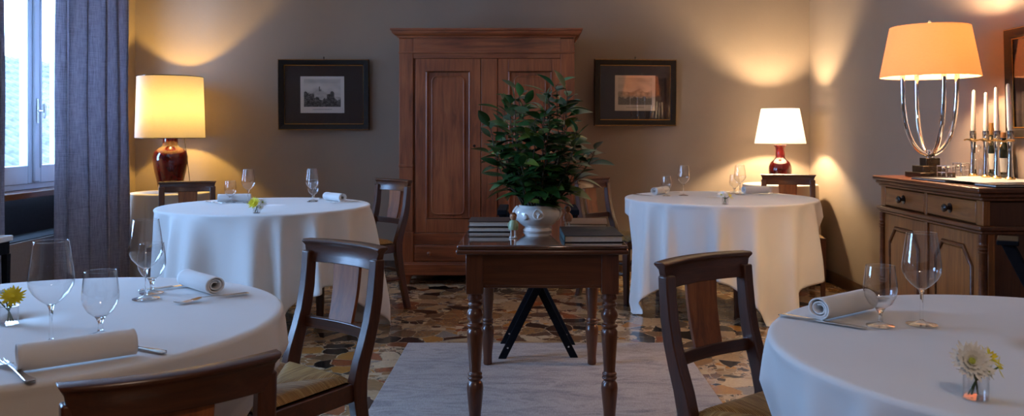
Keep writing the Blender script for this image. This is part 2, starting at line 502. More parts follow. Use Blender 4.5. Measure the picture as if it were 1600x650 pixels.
def window(i, a, c):
    w = bpy.data.objects.new('window_%d' % (i + 1), None); COL.objects.link(w); w['kind'] = 'structure'
    w.location = (XL - .13, (a + c) / 2, WZ0)
    H = WZ1 - WZ0; h = (c - a) / 2
    # sill board, and a lining coloured dark for the niche's shade
    s = MB(); s.box(-.08, .165, -h + .001, h - .001, -.042, 0); s.build('sill', M['sill'], w, bevel=.006)
    n = MB(); n.box(-.128, -.124, -h + .002, h - .002, -.335, -.045)
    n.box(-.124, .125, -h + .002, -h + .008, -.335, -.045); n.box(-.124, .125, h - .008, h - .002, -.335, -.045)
    n.box(-.124, .1, -h + .01, h - .01, -.339, -.33); n.build('niche_shade_lining', M['niche'], w)
    g = MB(); g.box(.131, .15, -h, h, -.79, -.33); g.build('apron_panel', M['panel_paint'], w, bevel=.003)
    f = MB(); fw = .05
    f.box(-.09, -.01, -h, -h + fw, 0, H); f.box(-.09, -.01, h - fw, h, 0, H)
    f.box(-.09, -.01, -h + fw, h - fw, 0, fw); f.box(-.09, -.01, -h + fw, h - fw, H - fw, H)
    f.build('frame', M['white_paint'], w, bevel=.005)
    for sgn in (-1, 1):
        y0, y1 = (-h + fw * .8, -.002) if sgn < 0 else (.002, h - fw * .8)
        st = .075
        q = MB()
        q.box(-.065, 0, y0, y0 + st, .04, H - .04); q.box(-.065, 0, y1 - st, y1, .04, H - .04)
        q.box(-.065, 0, y0 + st, y1 - st, .04, .04 + .13); q.box(-.065, 0, y0 + st, y1 - st, H - .13, H - .04)
        q.box(-.012, .012, y0 + st - .018, y0 + st, .15, H - .13)
        sash = q.build('sash', M['white_paint'], w, bevel=.006)
        p = MB(); p.box(-.034, -.030, y0 + st, y1 - st, .17, H - .13); p.build('pane', M['pane'], sash)
    m = MB(); m.box(0, .02, -.03, .03, .05, H - .05); m.build('meeting_strip', M['white_paint'], w, bevel=.008)
    hz = .56
    k = MB(); k.box(.02, .026, -.012, .012, hz - .09, hz + .09)
    k.tube([(.024, 0, hz), (.065, 0, hz)], .008); k.build('handle_plate', M['nickel'], w, bevel=.003)
    k = MB(); k.tube([(.066, 0, hz - .055), (.072, 0, hz - .03), (.072, 0, hz + .03), (.066, 0, hz + .05)], [.008, .013, .013, .008]); k.build('handle', M['nickel'], w)
    # outer shutter folded against the far reveal
    e = MB(); e.box(-.275, -.10, h - .045, h - .012, .02, H - .02); e.build('shutter', M['shutter'], w, bevel=.004)
    return w
for i, (a, c) in enumerate(WINDOWS): window(i, a, c)

# neighbouring tiled roof outside the first window
nh = thing('neighbouring_house', 'pale sunlit house with tiled roof seen outside the window', 'house', (-8.0, 15.5, .55))
b = MB(); b.box(-6.5, -.15, -8.5, 7.5, -4, -.05); b.build('house_wall', M['house_wall'], nh)
rows = []
NU, NV = 90, 26
b = MB()
for k in range(16):                                  # tile courses stepping up the slope, barrels running up
    x0 = 0 - k * .20; z0 = k * .14
    pts_lo, pts_hi = [], []
    for j in range(481):
        yy = -8.5 + j * 16 / 480
        ww = .05 * abs(math.sin(yy * PI / .23))
        pts_lo.append((x0, yy, z0 + ww + .05)); pts_hi.append((x0 - .24, yy, z0 + ww + .16))
    lo = [b.b.verts.new(p) for p in pts_lo]; hi = [b.b.verts.new(p) for p in pts_hi]
    un = [b.b.verts.new((p[0], p[1], p[2] - .06)) for p in pts_lo]
    for j in range(480):
        b.b.faces.new((lo[j], lo[j + 1], hi[j + 1], hi[j])); b.b.faces.new((un[j], un[j + 1], lo[j + 1], lo[j]))
b.build('roof', M['roof_tile'], nh)

# ------------------------------------------------------------------ curtains
def curtain(name, label, y0, y1, xc, amp, waves, seed, flare):
    random.seed(seed)
    n = waves * 16; rows = []
    ph = [random.uniform(-.5, .5) for _ in range(waves + 2)]
    am = [random.uniform(.65, 1.15) for _ in range(waves + 2)]
    for i in range(n + 1):
        u = i / n; k = u * waves; k0 = int(k); fr = k - k0
        a = am[k0] * (1 - fr) + am[k0 + 1] * fr; p = ph[k0] * (1 - fr) + ph[k0 + 1] * fr
        row = []
        for j in range(41):
            v = j / 40; z = .015 + v * 2.80
            s = math.sin(2 * PI * k + p)
            c = math.sin(4 * PI * k + 2 * p)
            lead = max(0, 1 - u / .42) if name == 'curtain' and y1 > 6 else 0     # leading edge turned back towards the window
            x = xc + amp * a * s * (1.05 - .25 * v) * (1 - .65 * lead) - .115 * lead ** 1.3
            yy = y0 + (y1 - y0) * u + .22 * amp * c
            yc = (y0 + y1) / 2
            yy = yc + (yy - yc) * (1 + flare * (1 - v))
            x += .012 * noise.noise((u * 9 + seed, v * 3, 0))
            row.append((x, yy, z))
        rows.append(row)
    o = grid_mesh(rows, name, M['curtain'])
    m = o.modifiers.new('thickness', 'SOLIDIFY'); m.thickness = .002
    return tag(o, label, 'curtain')
cu = curtain('curtain', 'grey blue linen curtain hanging between the window and the yellow lamp', 5.84, 6.62, -3.19, .078, 5, 3, .02)
cu2 = curtain('curtain', 'narrow strip of grey blue linen curtain at the left picture edge', 4.45, 5.06, -3.20, .05, 6, 8, .0)
b = MB(); b.tube([(-3.20, 4.3, 2.84), (-3.20, 7.1, 2.84)], .014)
for yy in (4.45, 5.9, 7.0): b.tube([(-3.20, yy, 2.84), (XL + .005, yy, 2.84)], .008)
tag(b.build('curtain_rod', M['black_wood']), 'dark curtain rod on the window wall carrying the linen curtains', 'curtain rod')

# ------------------------------------------------------------------ wardrobe (front towards the camera)
WX0, WX1, WYF, WZT = -1.045, .342, 6.63, 2.03
wd = thing('wardrobe', 'tall reddish brown wooden wardrobe with two panelled doors against the back wall', 'wardrobe', ((WX0 + WX1) / 2, WYF, 0))
hw = (WX1 - WX0) / 2; D = .56
S = 1 / 197.6
def wz(py): return EYE - (py - CY) * S
def wx(px): return (px - CX) * S - (WX0 + WX1) / 2
b = MB()
b.box(-hw, -hw + .022, .01, D, .07, 1.97); b.box(hw - .022, hw, .01, D, .07, 1.97)
b.box(-hw, hw, D - .015, D, .07, 1.97); b.box(-hw, hw, .02, D, 1.94, 1.97); b.box(-hw, hw, .02, D, .09, .12)
b.box(-hw + .02, hw - .02, .03, .05, .12, 1.95)
b.build('carcass', M['wardrobe'], wd, bevel=.002)
for sx in (-1, 1):
    xa = sx * (hw - .055); b = MB()
    b.box(xa - .055, xa + .055, 0, .03, .42, wz(60)); b.box(xa - .058, xa + .058, -.008, .03, .07, .42)
    b.box(xa - .058, xa + .058, -.006, .03, .93, .955)
    b.build('corner_stile', M['wardrobe'], wd, bevel=.004)
b = MB(); b.box(-hw + .11, hw - .11, .002, .03, wz(82), wz(58)); b.box(-hw + .11, hw - .11, .006, .03, wz(91), wz(83))
b.box(-hw - .004, hw + .004, -.008, .03, wz(83.5), wz(81)); b.build('frieze', M['wardrobe_x'], wd, bevel=.003)
prof = [(0, 0), (.012, 0), (.014, .012), (.03, .018), (.045, .03), (.052, .045), (.052, .052), (.062, .055), (.062, .07), (0, .07)]
b = MB(); z0 = wz(59)
secs = []
for (cx, cy, dx, dy) in ((-hw, D, -1, 0), (-hw, 0, -1, -1), (hw, 0, 1, -1), (hw, D, 1, 0)):
    secs.append([(cx + dx * o_, cy + dy * o_, z0 + z_) for o_, z_ in prof])
b.sweep(secs); b.box(-hw, hw, 0, D, z0 + .05, z0 + .068)
b.build('cornice', M['wardrobe_x'], wd, bevel=.0015, sharp=50)
def arch_poly(x0, x1, z0, z1, r):
    """rectangle with hollow (scooped) corners"""
    out = []
    for cx, cz, a0 in ((x1, z1, 270), (x0, z1, 0), (x0, z0, 90), (x1, z0, 180)):
        pts = [(cx + r * math.cos(math.radians(t)), cz + r * math.sin(math.radians(t))) for t in range(a0, a0 - 91, -15)]
        out += pts
    return out
def round_poly(x0, x1, z0, z1, r, n=4):
    out = []
    for cx, cz, a0 in ((x1 - r, z1 - r, 0), (x0 + r, z1 - r, 90), (x0 + r, z0 + r, 180), (x1 - r, z0 + r, 270)):
        out += [(cx + r * math.cos(math.radians(a0 + 90 * k / n)), cz + r * math.sin(math.radians(a0 + 90 * k / n))) for k in range(n + 1)]
    return out
def wardrobe_door(x0, x1):
    zb, zt = wz(364), wz(91.5)
    st = .082
    q = MB()
    q.box(x0, x0 + st, .004, .03, zb, zt); q.box(x1 - st, x1, .004, .03, zb, zt)
    q.box(x0 + st, x1 - st, .004, .03, zt - .1, zt); q.box(x0 + st, x1 - st, .004, .03, zb, zb + .11)
    q.box(x0 + st, x1 - st, .018, .03, zb + .11, zt - .1)
    d = q.build('door', M['wardrobe'], wd, bevel=.003)
    pa = (x0 + st, x1 - st, zb + .11, zt - .1)
    q = MB(); q.tube([(x, .009, z) for x, z in ((pa[0] + .006, pa[2] + .006), (pa[1] - .006, pa[2] + .006), (pa[1] - .006, pa[3] - .006), (pa[0] + .006, pa[3] - .006))], .011, 8, True)
    q.build('moulding', M['wardrobe'], d)
    q = MB(); q.prism(round_poly(pa[0] + .052, pa[1] - .052, pa[2] + .04, pa[3] - .045, .035), .005, .02)
    q.tube([(x, .010, z) for x, z in round_poly(pa[0] + .05, pa[1] - .05, pa[2] + .038, pa[3] - .043, .037)], .009, 8, True)
    q.build('raised_panel', M['wardrobe'], d, bevel=.003)
    return d
dl = wardrobe_door(wx(649), wx(751)); dr = wardrobe_door(wx(778), wx(879))
b = MB(); b.box(wx(752), wx(777), -.004, .03, wz(364), wz(91.5)); b.build('middle_stile', M['wardrobe'], wd, bevel=.004)
b = MB(); b.lathe([(0, -.004), (.009, -.004), (.011, 0), (0, 0)], 20, Matrix.Translation((wx(741), .002, wz(228))) @ Matrix.Rotation(PI / 2, 4, 'X')); b.build('key_escutcheon', M['dark_knob'], dl)
b = MB(); b.box(-hw + .11, hw - .11, .002, .03, wz(382), wz(364.5)); b.build('rail', M['wardrobe_x'], wd, bevel=.003)
b = MB(); b.box(-hw + .115, hw - .115, -.002, .028, wz(409), wz(382.5))
b.box(-hw + .13, hw - .13, -.006, .028, wz(407), wz(384.5))
dw = b.build('drawer', M['wardrobe_x'], wd, bevel=.003)
for px in (671, 851):
    q = MB(); q.lathe([(.006, 0), (.007, .012), (.017, .02), (.018, .028), (.01, .035), (0, .036)], 20, Matrix.Translation((wx(px), -.004, wz(396))) @ Matrix.Rotation(PI / 2, 4, 'X'))
    q.build('knob', M['wardrobe'], dw)
b = MB(); b.box(-hw - .012, hw + .012, -.016, D, wz(430), wz(412)); b.box(-hw - .006, hw + .006, -.01, D, wz(413), wz(409.5)); b.build('plinth', M['wardrobe_x'], wd, bevel=.006)
for sx in (-1, 1):
    for yy in (.05, D - .05):
        q = MB(); x = sx * (hw - .05)
        q.sweep([[(x + dx * w, yy + dy * w, z) for dx, dy in ((-1, -1), (1, -1), (1, 1), (-1, 1))] for z, w in ((0, .028), (.075, .042), (.09, .042))])
        q.build('foot', M['wardrobe'], wd, bevel=.003)

# ------------------------------------------------------------------ pictures
def engraving(w, h, kind, seed):
    """flat print: ink computed as vertex colours"""
    nx, nz = 120, 92
    me = bpy.data.meshes.new('print'); verts = []; cols = []; faces = []
    paper = lin('e4dad2') if kind == 0 else lin('d8c4ac')
    for j in range(nz + 1):
        for i in range(nx + 1):
            u, v = i / nx, j / nz
            verts.append((-w / 2 + w * u, 0, -h / 2 + h * v))
            ink = 0.0
            mx, b0, t0 = .075, .17, .07
            if mx < u < 1 - mx and b0 < v < 1 - t0:
                s = (u - mx) / (1 - 2 * mx); t = (v - b0) / (1 - t0 - b0)
                fine = noise.noise((s * 46 + seed, t * 40, 1)); mid = noise.noise((s * 11 + seed, t * 11, 5)); big = noise.noise((s * 4, t * 5, seed))
                ink = .14 + .30 * big + .05 * fine
                if t > .85: ink += .12
                if kind == 0:
                    hill = .36 + .25 * math.exp(-((s - .42) / .24) ** 2)
                    if t < hill: ink = .32 + .2 * mid + .15 * fine
                    tree = .30 + .16 * noise.noise((s * 7 + seed, 0, 2)) + (.18 if s < .28 or s > .62 and s < .82 else 0) + .05 * fine
                    if t < tree: ink = .92 + .35 * fine + .2 * mid
                    if abs(s - .42) < .016 and .56 < t < .73: ink = .85
                    if abs(s - .46) < .02 and .56 < t < .63: ink = .7
                else:
                    if t < .5 + .14 * big: ink = .5 + .3 * mid + .2 * fine
                    if t < .27 + .08 * mid: ink = .75 + .3 * fine
            elif .28 < u < .72 and .085 < v < .11:
                ink = .28 + .35 * noise.noise((u * 90, 3, seed))
            ink = max(0, min(1, ink))
            cols.append(tuple(p * (1 - .97 * ink) for p in paper))
    for j in range(nz):
        for i in range(nx):
            a = j * (nx + 1) + i
            faces.append((a, a + 1, a + nx + 2, a + nx + 1))
    me.from_pydata(verts, [], faces)
    at = me.color_attributes.new('ink', 'FLOAT_COLOR', 'POINT')
    for k, c in enumerate(cols): at.data[k].color = (*c, 1)
    me.materials.append(M['print'])
    o = bpy.data.objects.new('print', me); COL.objects.link(o)
    return o
def picture(name, label, w, h, loc, rz, tilt, kind, pw, ph, pdx, pdz, fm, band=.052):
    t = thing(name, label, 'picture', loc, rz)
    t.rotation_euler = (tilt, 0, rz)
    prof = [(0, .0), (0, -.026), (.006, -.03), (band - .014, -.022), (band - .01, -.02), (band, -.014), (band, 0)]
    q = MB(); secs = []
    for cx, cz, dx, dz in ((-w / 2, -h / 2, 1, 1), (w / 2, -h / 2, -1, 1), (w / 2, h / 2, -1, -1), (-w / 2, h / 2, 1, -1), (-w / 2, -h / 2, 1, 1)):
        secs.append([(cx + dx * o_, y_, cz + dz * o_) for o_, y_ in prof])
    q.sweep(secs); q.build('frame', fm, t, sharp=25)
    for nm, o_, yy, r in (('gilt_inner_edge', band, -.015, .0035), ('gilt_outer_edge', .004, -.028, .0028)):
        q = MB(); q.tube([(-w / 2 + o_, yy, -h / 2 + o_), (w / 2 - o_, yy, -h / 2 + o_), (w / 2 - o_, yy, h / 2 - o_), (-w / 2 + o_, yy, h / 2 - o_)], r, 8, True); q.build(nm, M['gilt'], t)
    q = MB(); q.box(-w / 2 + .01, w / 2 - .01, -.006, 0, -h / 2 + .01, h / 2 - .01); q.build('mount', M['mat_dark'], t)
    p = engraving(pw, ph, kind, 3.1 + kind * 7); p.parent = t; p.location = (pdx, -.0075, pdz)
    q = MB(); q.box(-w / 2 + .02, w / 2 - .02, -.0125, -.0105, -h / 2 + .02, h / 2 - .02); q.build('glass', M['pict_glass'], t)
    q = MB(); q.tube([(0, 0, h / 2 - .005), (0, -.003, h / 2 + .012), (.006, -.003, h / 2 + .02), (-.006, -.003, h / 2 + .02), (0, -.003, h / 2 + .012)], .003, 8); q.build('hanger', M['dark_knob'], t)
    return t
SW = F_PX / (YB - .03)
def wp(px, py): return ((px - CX) / SW, EYE - (py - CY) / SW)
x, z = wp(506.5, 148)
picture('framed_engraving', 'dark framed engraving of a hill with a tower left of the wardrobe', 141 / SW, 110 / SW, (x, YB - .030, z), math.radians(1.3), .024, 0, 68 / SW, 57 / SW, (504 - 506.5) / SW, (148 - 148) / SW, M['frame_black'])
x, z = wp(991.5, 145)
picture('framed_engraving', 'dark framed engraving right of the wardrobe with a lamp mirrored in its glass', 130 / SW, 103 / SW, (x, YB - .056, z), math.radians(6.4), .027, 1, 64 / SW, 55 / SW, 0, -.004, M['frame_black'])
picture('framed_engraving', 'dark framed picture on the right wall beside the candles', .70, .54, (XR - .02, 3.835, 1.445), -PI / 2, .024, 1, .36, .3, 0, 0, M['frame_black'])

# ------------------------------------------------------------------ lamps
def bulb_light(parent, loc, watts, color, r=.035):
    l = bpy.data.lights.new('bulb_light', 'POINT'); l.energy = watts; l.color = color; l.shadow_soft_size = r
    o = bpy.data.objects.new('bulb_light', l); COL.objects.link(o); o.parent = parent; o.location = loc
def open_shade(name, r0, z0, r1, z1, mat, parent, rim=None):
    q = MB(); q.lathe([(r0, z0), (r1, z1), (r1 - .003, z1), (r0 - .003, z0), (r0, z0)], 64, cap=False)
    o = q.build(name, mat, parent, sharp=60)
    if rim:
        for r, z in ((r0, z0), (r1, z1)):
            q = MB(); q.tube([((r) * math.cos(a * PI / 32), r * math.sin(a * PI / 32), z) for a in range(64)], .003, 6, True); q.build('trim_band', rim, o)
    return o
def vase_lamp(label, loc, vase, shade, watts, color, mat, rim, bulbz, cord):
    t = thing('table_lamp', label, 'lamp', loc)
    q = MB(); q.lathe(vase, 48); q.build('base', M['red_glaze'], t, sharp=60)
    top = vase[-1][1]
    q = MB(); q.lathe([(.012, top - .01), (.012, bulbz - .05), (.018, bulbz - .05), (.018, bulbz - .03), (0, bulbz - .03)], 16); q.build('socket', M['brass'], t)
    s = open_shade('lamp_shade', *shade, mat, t, rim)
    q = MB()
    for k in range(3):
        a = k * 2 * PI / 3 + .5
        q.tube([(0.012 * math.cos(a), .012 * math.sin(a), bulbz - .04), (shade[0] * .985 * math.cos(a), shade[0] * .985 * math.sin(a), shade[1] + .004)], .002, 6)
    q.build('shade_carrier', M['brass'], t)
    if cord:
        q = MB(); q.tube(cord, .0028, 8); q.build('cord', M['cord'], t)
    bulb_light(t, (0, 0, bulbz), watts, color)
    return t

LT = (-2.965, 6.89); LTZ = .715
V = 1310 / LT[1]
vase = [(.085, 0), (.09, .012), (.104, .09), (.123, .17), (.134, .24), (.135, .285), (.126, .322), (.102, .352), (.070, .370), (.061, .382), (.058, .43), (.063, .455)]
def zz(py): return EYE - (py - CY) / V - LTZ
vase_lamp('tall table lamp with yellow drum shade and oxblood vase base in the left corner', (LT[0], LT[1], LTZ + .004), vase,
          (.268, zz(216.5), .253, zz(121)), LAMP_LEFT_W, (1.0, .64, .15), M['shade_yellow'], M['dark_knob'], (zz(121) + zz(216)) / 2 - .01,
          [(.10, .03, zz(216.5) + .01), (.125, .02, .30), (.155, .0, .12), (.17, -.01, .012), (.2, .0, .004)])
RT = (2.04, 6.87); RTZ = .785
V = 1310 / RT[1]
def zz(py): return EYE - (py - CY) / V - RTZ
vase2 = [(.062, 0), (.068, .01), (.085, .05), (.093, .10), (.090, .135), (.075, .168), (.050, .188), (.038, .205), (.035, .26), (.040, .285), (.052, .30), (.050, .305)]
k2 = zz(227) / .305
vase2 = [(r, z * k2) for r, z in vase2]
vase_lamp('small table lamp with white tapered shade and red vase base in the right corner', (RT[0], RT[1], RTZ + .004), vase2,
          (.205, zz(225), .152, zz(170.5)), LAMP_RIGHT_W, (1.0, .74, .42), M['shade_white'], None, (zz(170) + zz(225)) / 2 - .01, None)

# ------------------------------------------------------------------ cloths and round tables
def table_cloth(name, label, cx, cy, r, zt, a, off, seed, mat, nf=17, amp=.12, push=(), group=None, hang=None):
    random.seed(seed)
    N = 320
    ridges = []
    for k in range(nf):
        ridges.append((2 * PI * (k + random.uniform(-.3, .3)) / nf, random.uniform(.05, .12), random.uniform(.3, 1.4)))
    rows = []
    for i in range(N):
        ph = 2 * PI * i / N
        q = ph - off
        m = max(abs(math.cos(q)), abs(math.sin(q)))
        L = (a / m - r) if hang is None else hang
        if hang is None:   # soften the corner point
            corner = (1 - m) / (1 - math.sqrt(.5))
            L = min(L, a * 1.36 - r + .03 * (1 - corner))
        for (pa, depth, w, lift) in push:            # where a seat is pushed under, the hem lies on the seat
            if lift:
                zn = math.exp(-(((ph - pa + PI) % (2 * PI) - PI) / (w * 1.1)) ** 6)
                L = L * (1 - zn) + min(L, .26) * zn
        f = 0
        for c, w, h in ridges:
            d = (ph - c + PI) % (2 * PI) - PI
            f += h * math.exp(-(d / w) ** 2)
        f -= .5
        row = [(cx + rr * r * math.cos(ph), cy + rr * r * math.sin(ph), zt) for rr in (0.001, .2, .45, .7, .88, .97)]
        for k in range(1, 6):                       # rounded rim
            t = k / 5 * PI / 2; R = .012
            rad = r - R + R * math.sin(t); row.append((cx + rad * math.cos(ph), cy + rad * math.sin(ph), zt - R + R * math.cos(t)))
        NS = 34
        for k in range(1, NS + 1):
            d = L * k / NS
            g = min(1, d / .62)
            zone = max([math.exp(-(((ph - pa + PI) % (2 * PI) - PI) / w) ** 4) for pa, _d, w, _l in push] + [0])
            rad = r + .015 * g + amp * f * g ** .6 * (1 - .85 * zone) + .010 * noise.noise((ph * 6, d * 5, seed)) * g
            rad += .03 * g * (1 - zone) * (max(0, L - .5) / .4)       # longer parts stand out
            for (pa, depth, w, lift) in push:
                dd = (ph - pa + PI) % (2 * PI) - PI
                rad -= depth * math.exp(-(dd / w) ** 4) * min(1, max(0, (d - .10) / .22))
            z = zt - .012 - d
            if z < .006:
                rad += (.006 - z) * .75; z = .006 + .006 * abs(noise.noise((ph * 8, d * 12, seed + 2)))
            row.append((cx + rad * math.cos(ph), cy + rad * math.sin(ph), z))
        rows.append(row)
    o = grid_mesh(rows, name, mat, closed_u=True)
    mm = o.modifiers.new('thickness', 'SOLIDIFY'); mm.thickness = .0012; mm.offset = 1
    tag(o, label, 'tablecloth', group)
    # origin on the floor under the table
    for v in o.data.vertices: v.co -= Vector((cx, cy, 0))
    o.location = (cx, cy, 0)
    return o
ZT = .755
TABLES = {'A': (-1.216, 2.0, .60), 'B': (-1.64, 5.18, .635), 'C': (1.306, 5.8, .655), 'D': (1.103, 1.73, .593)}
TNAME = {'A': 'left front table', 'B': 'left back table', 'C': 'right back table', 'D': 'right front table'}

def round_table(label, cx, cy, r, off):
    t = thing('round_table', label, 'table', (cx, cy, 0), off)
    q = MB(); q.lathe([(0, ZT - .032), (r - .035, ZT - .032), (r - .022, ZT - .026), (r - .018, ZT - .014), (r - .024, ZT - .006), (0, ZT - .006)], 64); q.build('tabletop', M['table_x'], t)
    q = MB(); q.lathe([(r * .56, ZT - .10), (r * .56, ZT - .033), (r * .52, ZT - .033), (r * .52, ZT - .10), (r * .56, ZT - .10)], 48, cap=False); q.build('apron', M['table'], t)
    for k in range(4):
        a = k * PI / 2
        x, y = r * .53 * math.cos(a), r * .53 * math.sin(a)
        q = MB(); q.sweep([[(x + dx * w, y + dy * w, z) for dx, dy in ((-1, -1), (1, -1), (1, 1), (-1, 1))] for z, w in ((0, .018), (ZT - .12, .03), (ZT - .034, .03))]); q.build('leg', M['chair'], t, bevel=.004)
    return t

def ang(t, x, y): return math.atan2(y - TABLES[t][1], x - TABLES[t][0])
# ------------------------------------------------------------------ chairs
def make_chair(label):
    t = thing('dining_chair', label, 'chair', group='rush seated dining chairs')
    SWF, SWB, SD, SH = .215, .175, .39, .425       # half widths, depth, rail top
    yb, yf = -.19, .20
    # back posts: leg, seat joint, sabre sweep up to the crest
    prof = [(0, -.265, .036), (.12, -.235, .040), (.25, -.205, .044), (.37, -.186, .050), (.43, -.185, .053), (.49, -.200, .050), (.55, -.221, .046), (.61, -.239, .043), (.68, -.252, .040), (.75, -.259, .037), (.80, -.262, .035)]
    for sx in (-1, 1):
        q = MB(); secs = []
        for z, y, d in prof:
            x = sx * (.168 + .004 * (z / .8)); w = .019
            secs.append([(x - w, y - d / 2, z), (x + w, y - d / 2, z), (x + w, y + d / 2, z), (x - w, y + d / 2, z)])
        q.sweep(secs); q.build('back_post', M['chair'], t, bevel=.005, sharp=40)
    def bow(x, depth): return -depth * (1 - (x / .2) ** 2)
    def bowed(name, mat, half_t, half_b, z0, z1, y, th, depth, roll=False, yb_off=0.0):
        secs = []
        for i in range(17):
            u = -1 + i / 8
            if roll:
                sec = [(0, half_b), (.25, half_b), (.55, half_b + (half_t - half_b) * .2), (.85, half_b + (half_t - half_b) * .7), (1, half_t)]
                pts = []
                front = [(k, th / 2) for k, _ in sec]
                outl = [(0, -th / 2), (0, th / 2), (.3, th / 2), (.72, th / 2), (.8, th / 2 + .004), (.88, th / 2 + .009), (.95, th / 2 + .008), (1, th / 2), (1.0, -th / 2 - .002), (.95, -th / 2 - .010), (.87, -th / 2 - .011), (.8, -th / 2 - .005), (.7, -th / 2), (.3, -th / 2)]
            else:
                outl = [(0, -th / 2), (0, th / 2), (1, th / 2), (1, -th / 2)]
            s_ = []
            for k, yy in outl:
                h = half_b + (half_t - half_b) * (k ** 2)
                x = u * h
                s_.append((x, y + yb_off * k + bow(x, depth) + yy, z0 + (z1 - z0) * k))
            secs.append(s_)
        q = MB(); q.sweep(secs); return q.build(name, mat, t, bevel=.003, sharp=40)
    bowed('crest_rail', M['chair_x'], .198, .176, .762, .838, -.252, .026, .040, True, -.015)
    bowed('cross_rail', M['chair_x'], .156, .156, .545, .582, -.228, .022, .030)
    # splat
    q = MB(); secs = []
    for i in range(9):
        u = i / 8; z = .575 + u * .195; y = -.257 - u * .030 - .006 * math.sin(u * PI); w = .058 + .008 * u
        secs.append([(-w, y - .006, z), (w, y - .006, z), (w, y + .006, z), (-w, y + .006, z)])
    q.sweep(secs); q.build('splat', M['splat'], t, bevel=.002, sharp=40)
    # seat rails as one mitred frame
    q = MB()
    fr = [(-SWB, yb), (SWB, yb), (SWF, yf), (-SWF, yf)]
    inn = [(-SWB + .028, yb + .026), (SWB - .028, yb + .026), (SWF - .03, yf - .028), (-SWF + .03, yf - .028)]
    for k in range(4):
        m = (k + 1) % 4
        q.sweep([[(*fr[k], .372), (*fr[k], .428), (*inn[k], .428), (*inn[k], .372)], [(*fr[m], .372), (*fr[m], .428), (*inn[m], .428), (*inn[m], .372)]])
    q.build('seat_frame', M['chair_x'], t, bevel=.003)
    # rush seat: four triangular fields meeting in the middle
    me = bpy.data.meshes.new('seat'); verts, faces, uvs = [], [], []
    e = .012
    cor = [(-SWB + e, yb + .02), (SWB - e, yb + .02), (SWF - e, yf - .008), (-SWF + e, yf - .008)]
    c1 = Vector((-.03, (yb + yf) / 2)); 
    for k in range(4):
        A = Vector(cor[k]); B = Vector(cor[(k + 1) % 4]); C = Vector((0, (yb + yf) / 2))
        K = 14; base = len(verts)
        for i in range(K + 1):
            u = i / K
            for j in range(K + 1):
                v = j / K
                p = A.lerp(B, v).lerp(C, u)
                edge = math.sin(min(1, u * 5) * PI / 2)
                seam = min(1, (min(v, 1 - v) * (1 - u)) * 16)
                z = .424 + .020 * edge - .014 * u * u + .011 * seam * (1 - .6 * u)
                verts.append((p.x, p.y, z))
                dir_ = (B - A).normalized()
                uvs.append(((p - A).dot(dir_), u * .2))
        for i in range(K):
            for j in range(K):
                a = base + i * (K + 1) + j
                faces.append((a, a + 1, a + K + 2, a + K + 1))
    me.from_pydata(verts, [], faces); me.materials.append(M['rush'])
    ul = me.uv_layers.new(name='strand')
    for p in me.polygons:
        for li in p.loop_indices: ul.data[li].uv = uvs[me.loops[li].vertex_index]
    me.polygons.foreach_set('use_smooth', [True] * len(me.polygons))
    seat = bpy.data.objects.new('seat', me); COL.objects.link(seat); seat.parent = t
    q = MB(); q.sweep([[(x, y, .39) for x, y in cor], [(x, y, .428) for x, y in cor]]); q.build('seat_underside', M['rush'], seat)
    for sx in (-1, 1):
        x = sx * (SWF - .02); y = yf - .022
        q = MB(); q.sweep([[(x + dx * w, y + dy * w, z) for dx, dy in ((-1, -1), (1, -1), (1, 1), (-1, 1))] for z, w in ((0, .014), (.2, .018), (.40, .021))]); q.build('leg', M['chair'], t, bevel=.003)
        q = MB(); q.tube([(sx * .168, -.222, .20), (sx * .195, yf - .022, .20)], .010, 10, flat=1.3); q.build('stretcher', M['chair'], t)
    q = MB(); q.tube([(-.195, yf - .022, .27), (.195, yf - .022, .27)], .010, 10, flat=1.3); q.build('stretcher', M['chair_x'], t)
    q = MB(); q.tube([(-.166, -.208, .25), (.166, -.208, .25)], .010, 10, flat=1.3); q.build('stretcher', M['chair_x'], t)
    return t
CH = [  # crest centre x, y, facing x, y, scale, table, label
    (-.617, 2.777, -.62, -.79, 1.0, 'A', 'rush seated wooden chair right of the left front table, its golden seat in full view'),
    (.508, 2.47, .615, -.785, 1.0, 'D', 'dark rush seated chair beside the right front table, standing right of the turned leg table'),
    (-.626, 1.48, -.58, .81, .94, 'A', 'dark chair seen from behind, cut by the bottom edge, at the left front table'),
    (-.964, 5.9, -.72, -.69, 1.045, 'B', 'wooden chair between the left back table and the wardrobe'),
    (.455, 6.335, .74, -.67, 1.03, 'C', 'wooden chair between the plant and the right back table, against the wall'),
    (-2.52, 6.15, .30, -.95, 1.01, 'B', 'dark chair behind the left back table under the yellow lamp'),
    (1.99, 6.50, -.22, -.97, 1.05, 'C', 'dark chair behind the right back table under the white lamp'),
]
PUSH = {'A': [], 'B': [], 'C': [], 'D': []}
chair0 = None
for (x, y, fx, fy, s, tb, lab) in CH:
    n = math.hypot(fx, fy); fx /= n; fy /= n
    rz = math.atan2(-fx, fy)                     # local +y points along the facing
    ox, oy = x + fx * .275 * s, y + fy * .275 * s
    if chair0 is None:
        chair0 = make_chair(lab); chair0.location = (ox, oy, 0); chair0.rotation_euler = (0, 0, rz); chair0.scale = (s,) * 3
    else:
        dup(chair0, lab, (ox, oy, 0), rz, s)
    # how far the seat goes under the cloth
    px, py = ox + fx * .225 * s, oy + fy * .225 * s
    cx, cy, r = TABLES[tb]
    dist = math.hypot(px - cx, py - cy)
    half = .25
    if dist < r + .15:
        PUSH[tb].append((math.atan2(py - cy, px - cx), min(.36 if 'white lamp' in lab else .30, r + .15 - dist), .27 / r * (1.75 if 'white lamp' in lab else 1.35), ('seen from behind' in lab or 'right back table' in lab)))

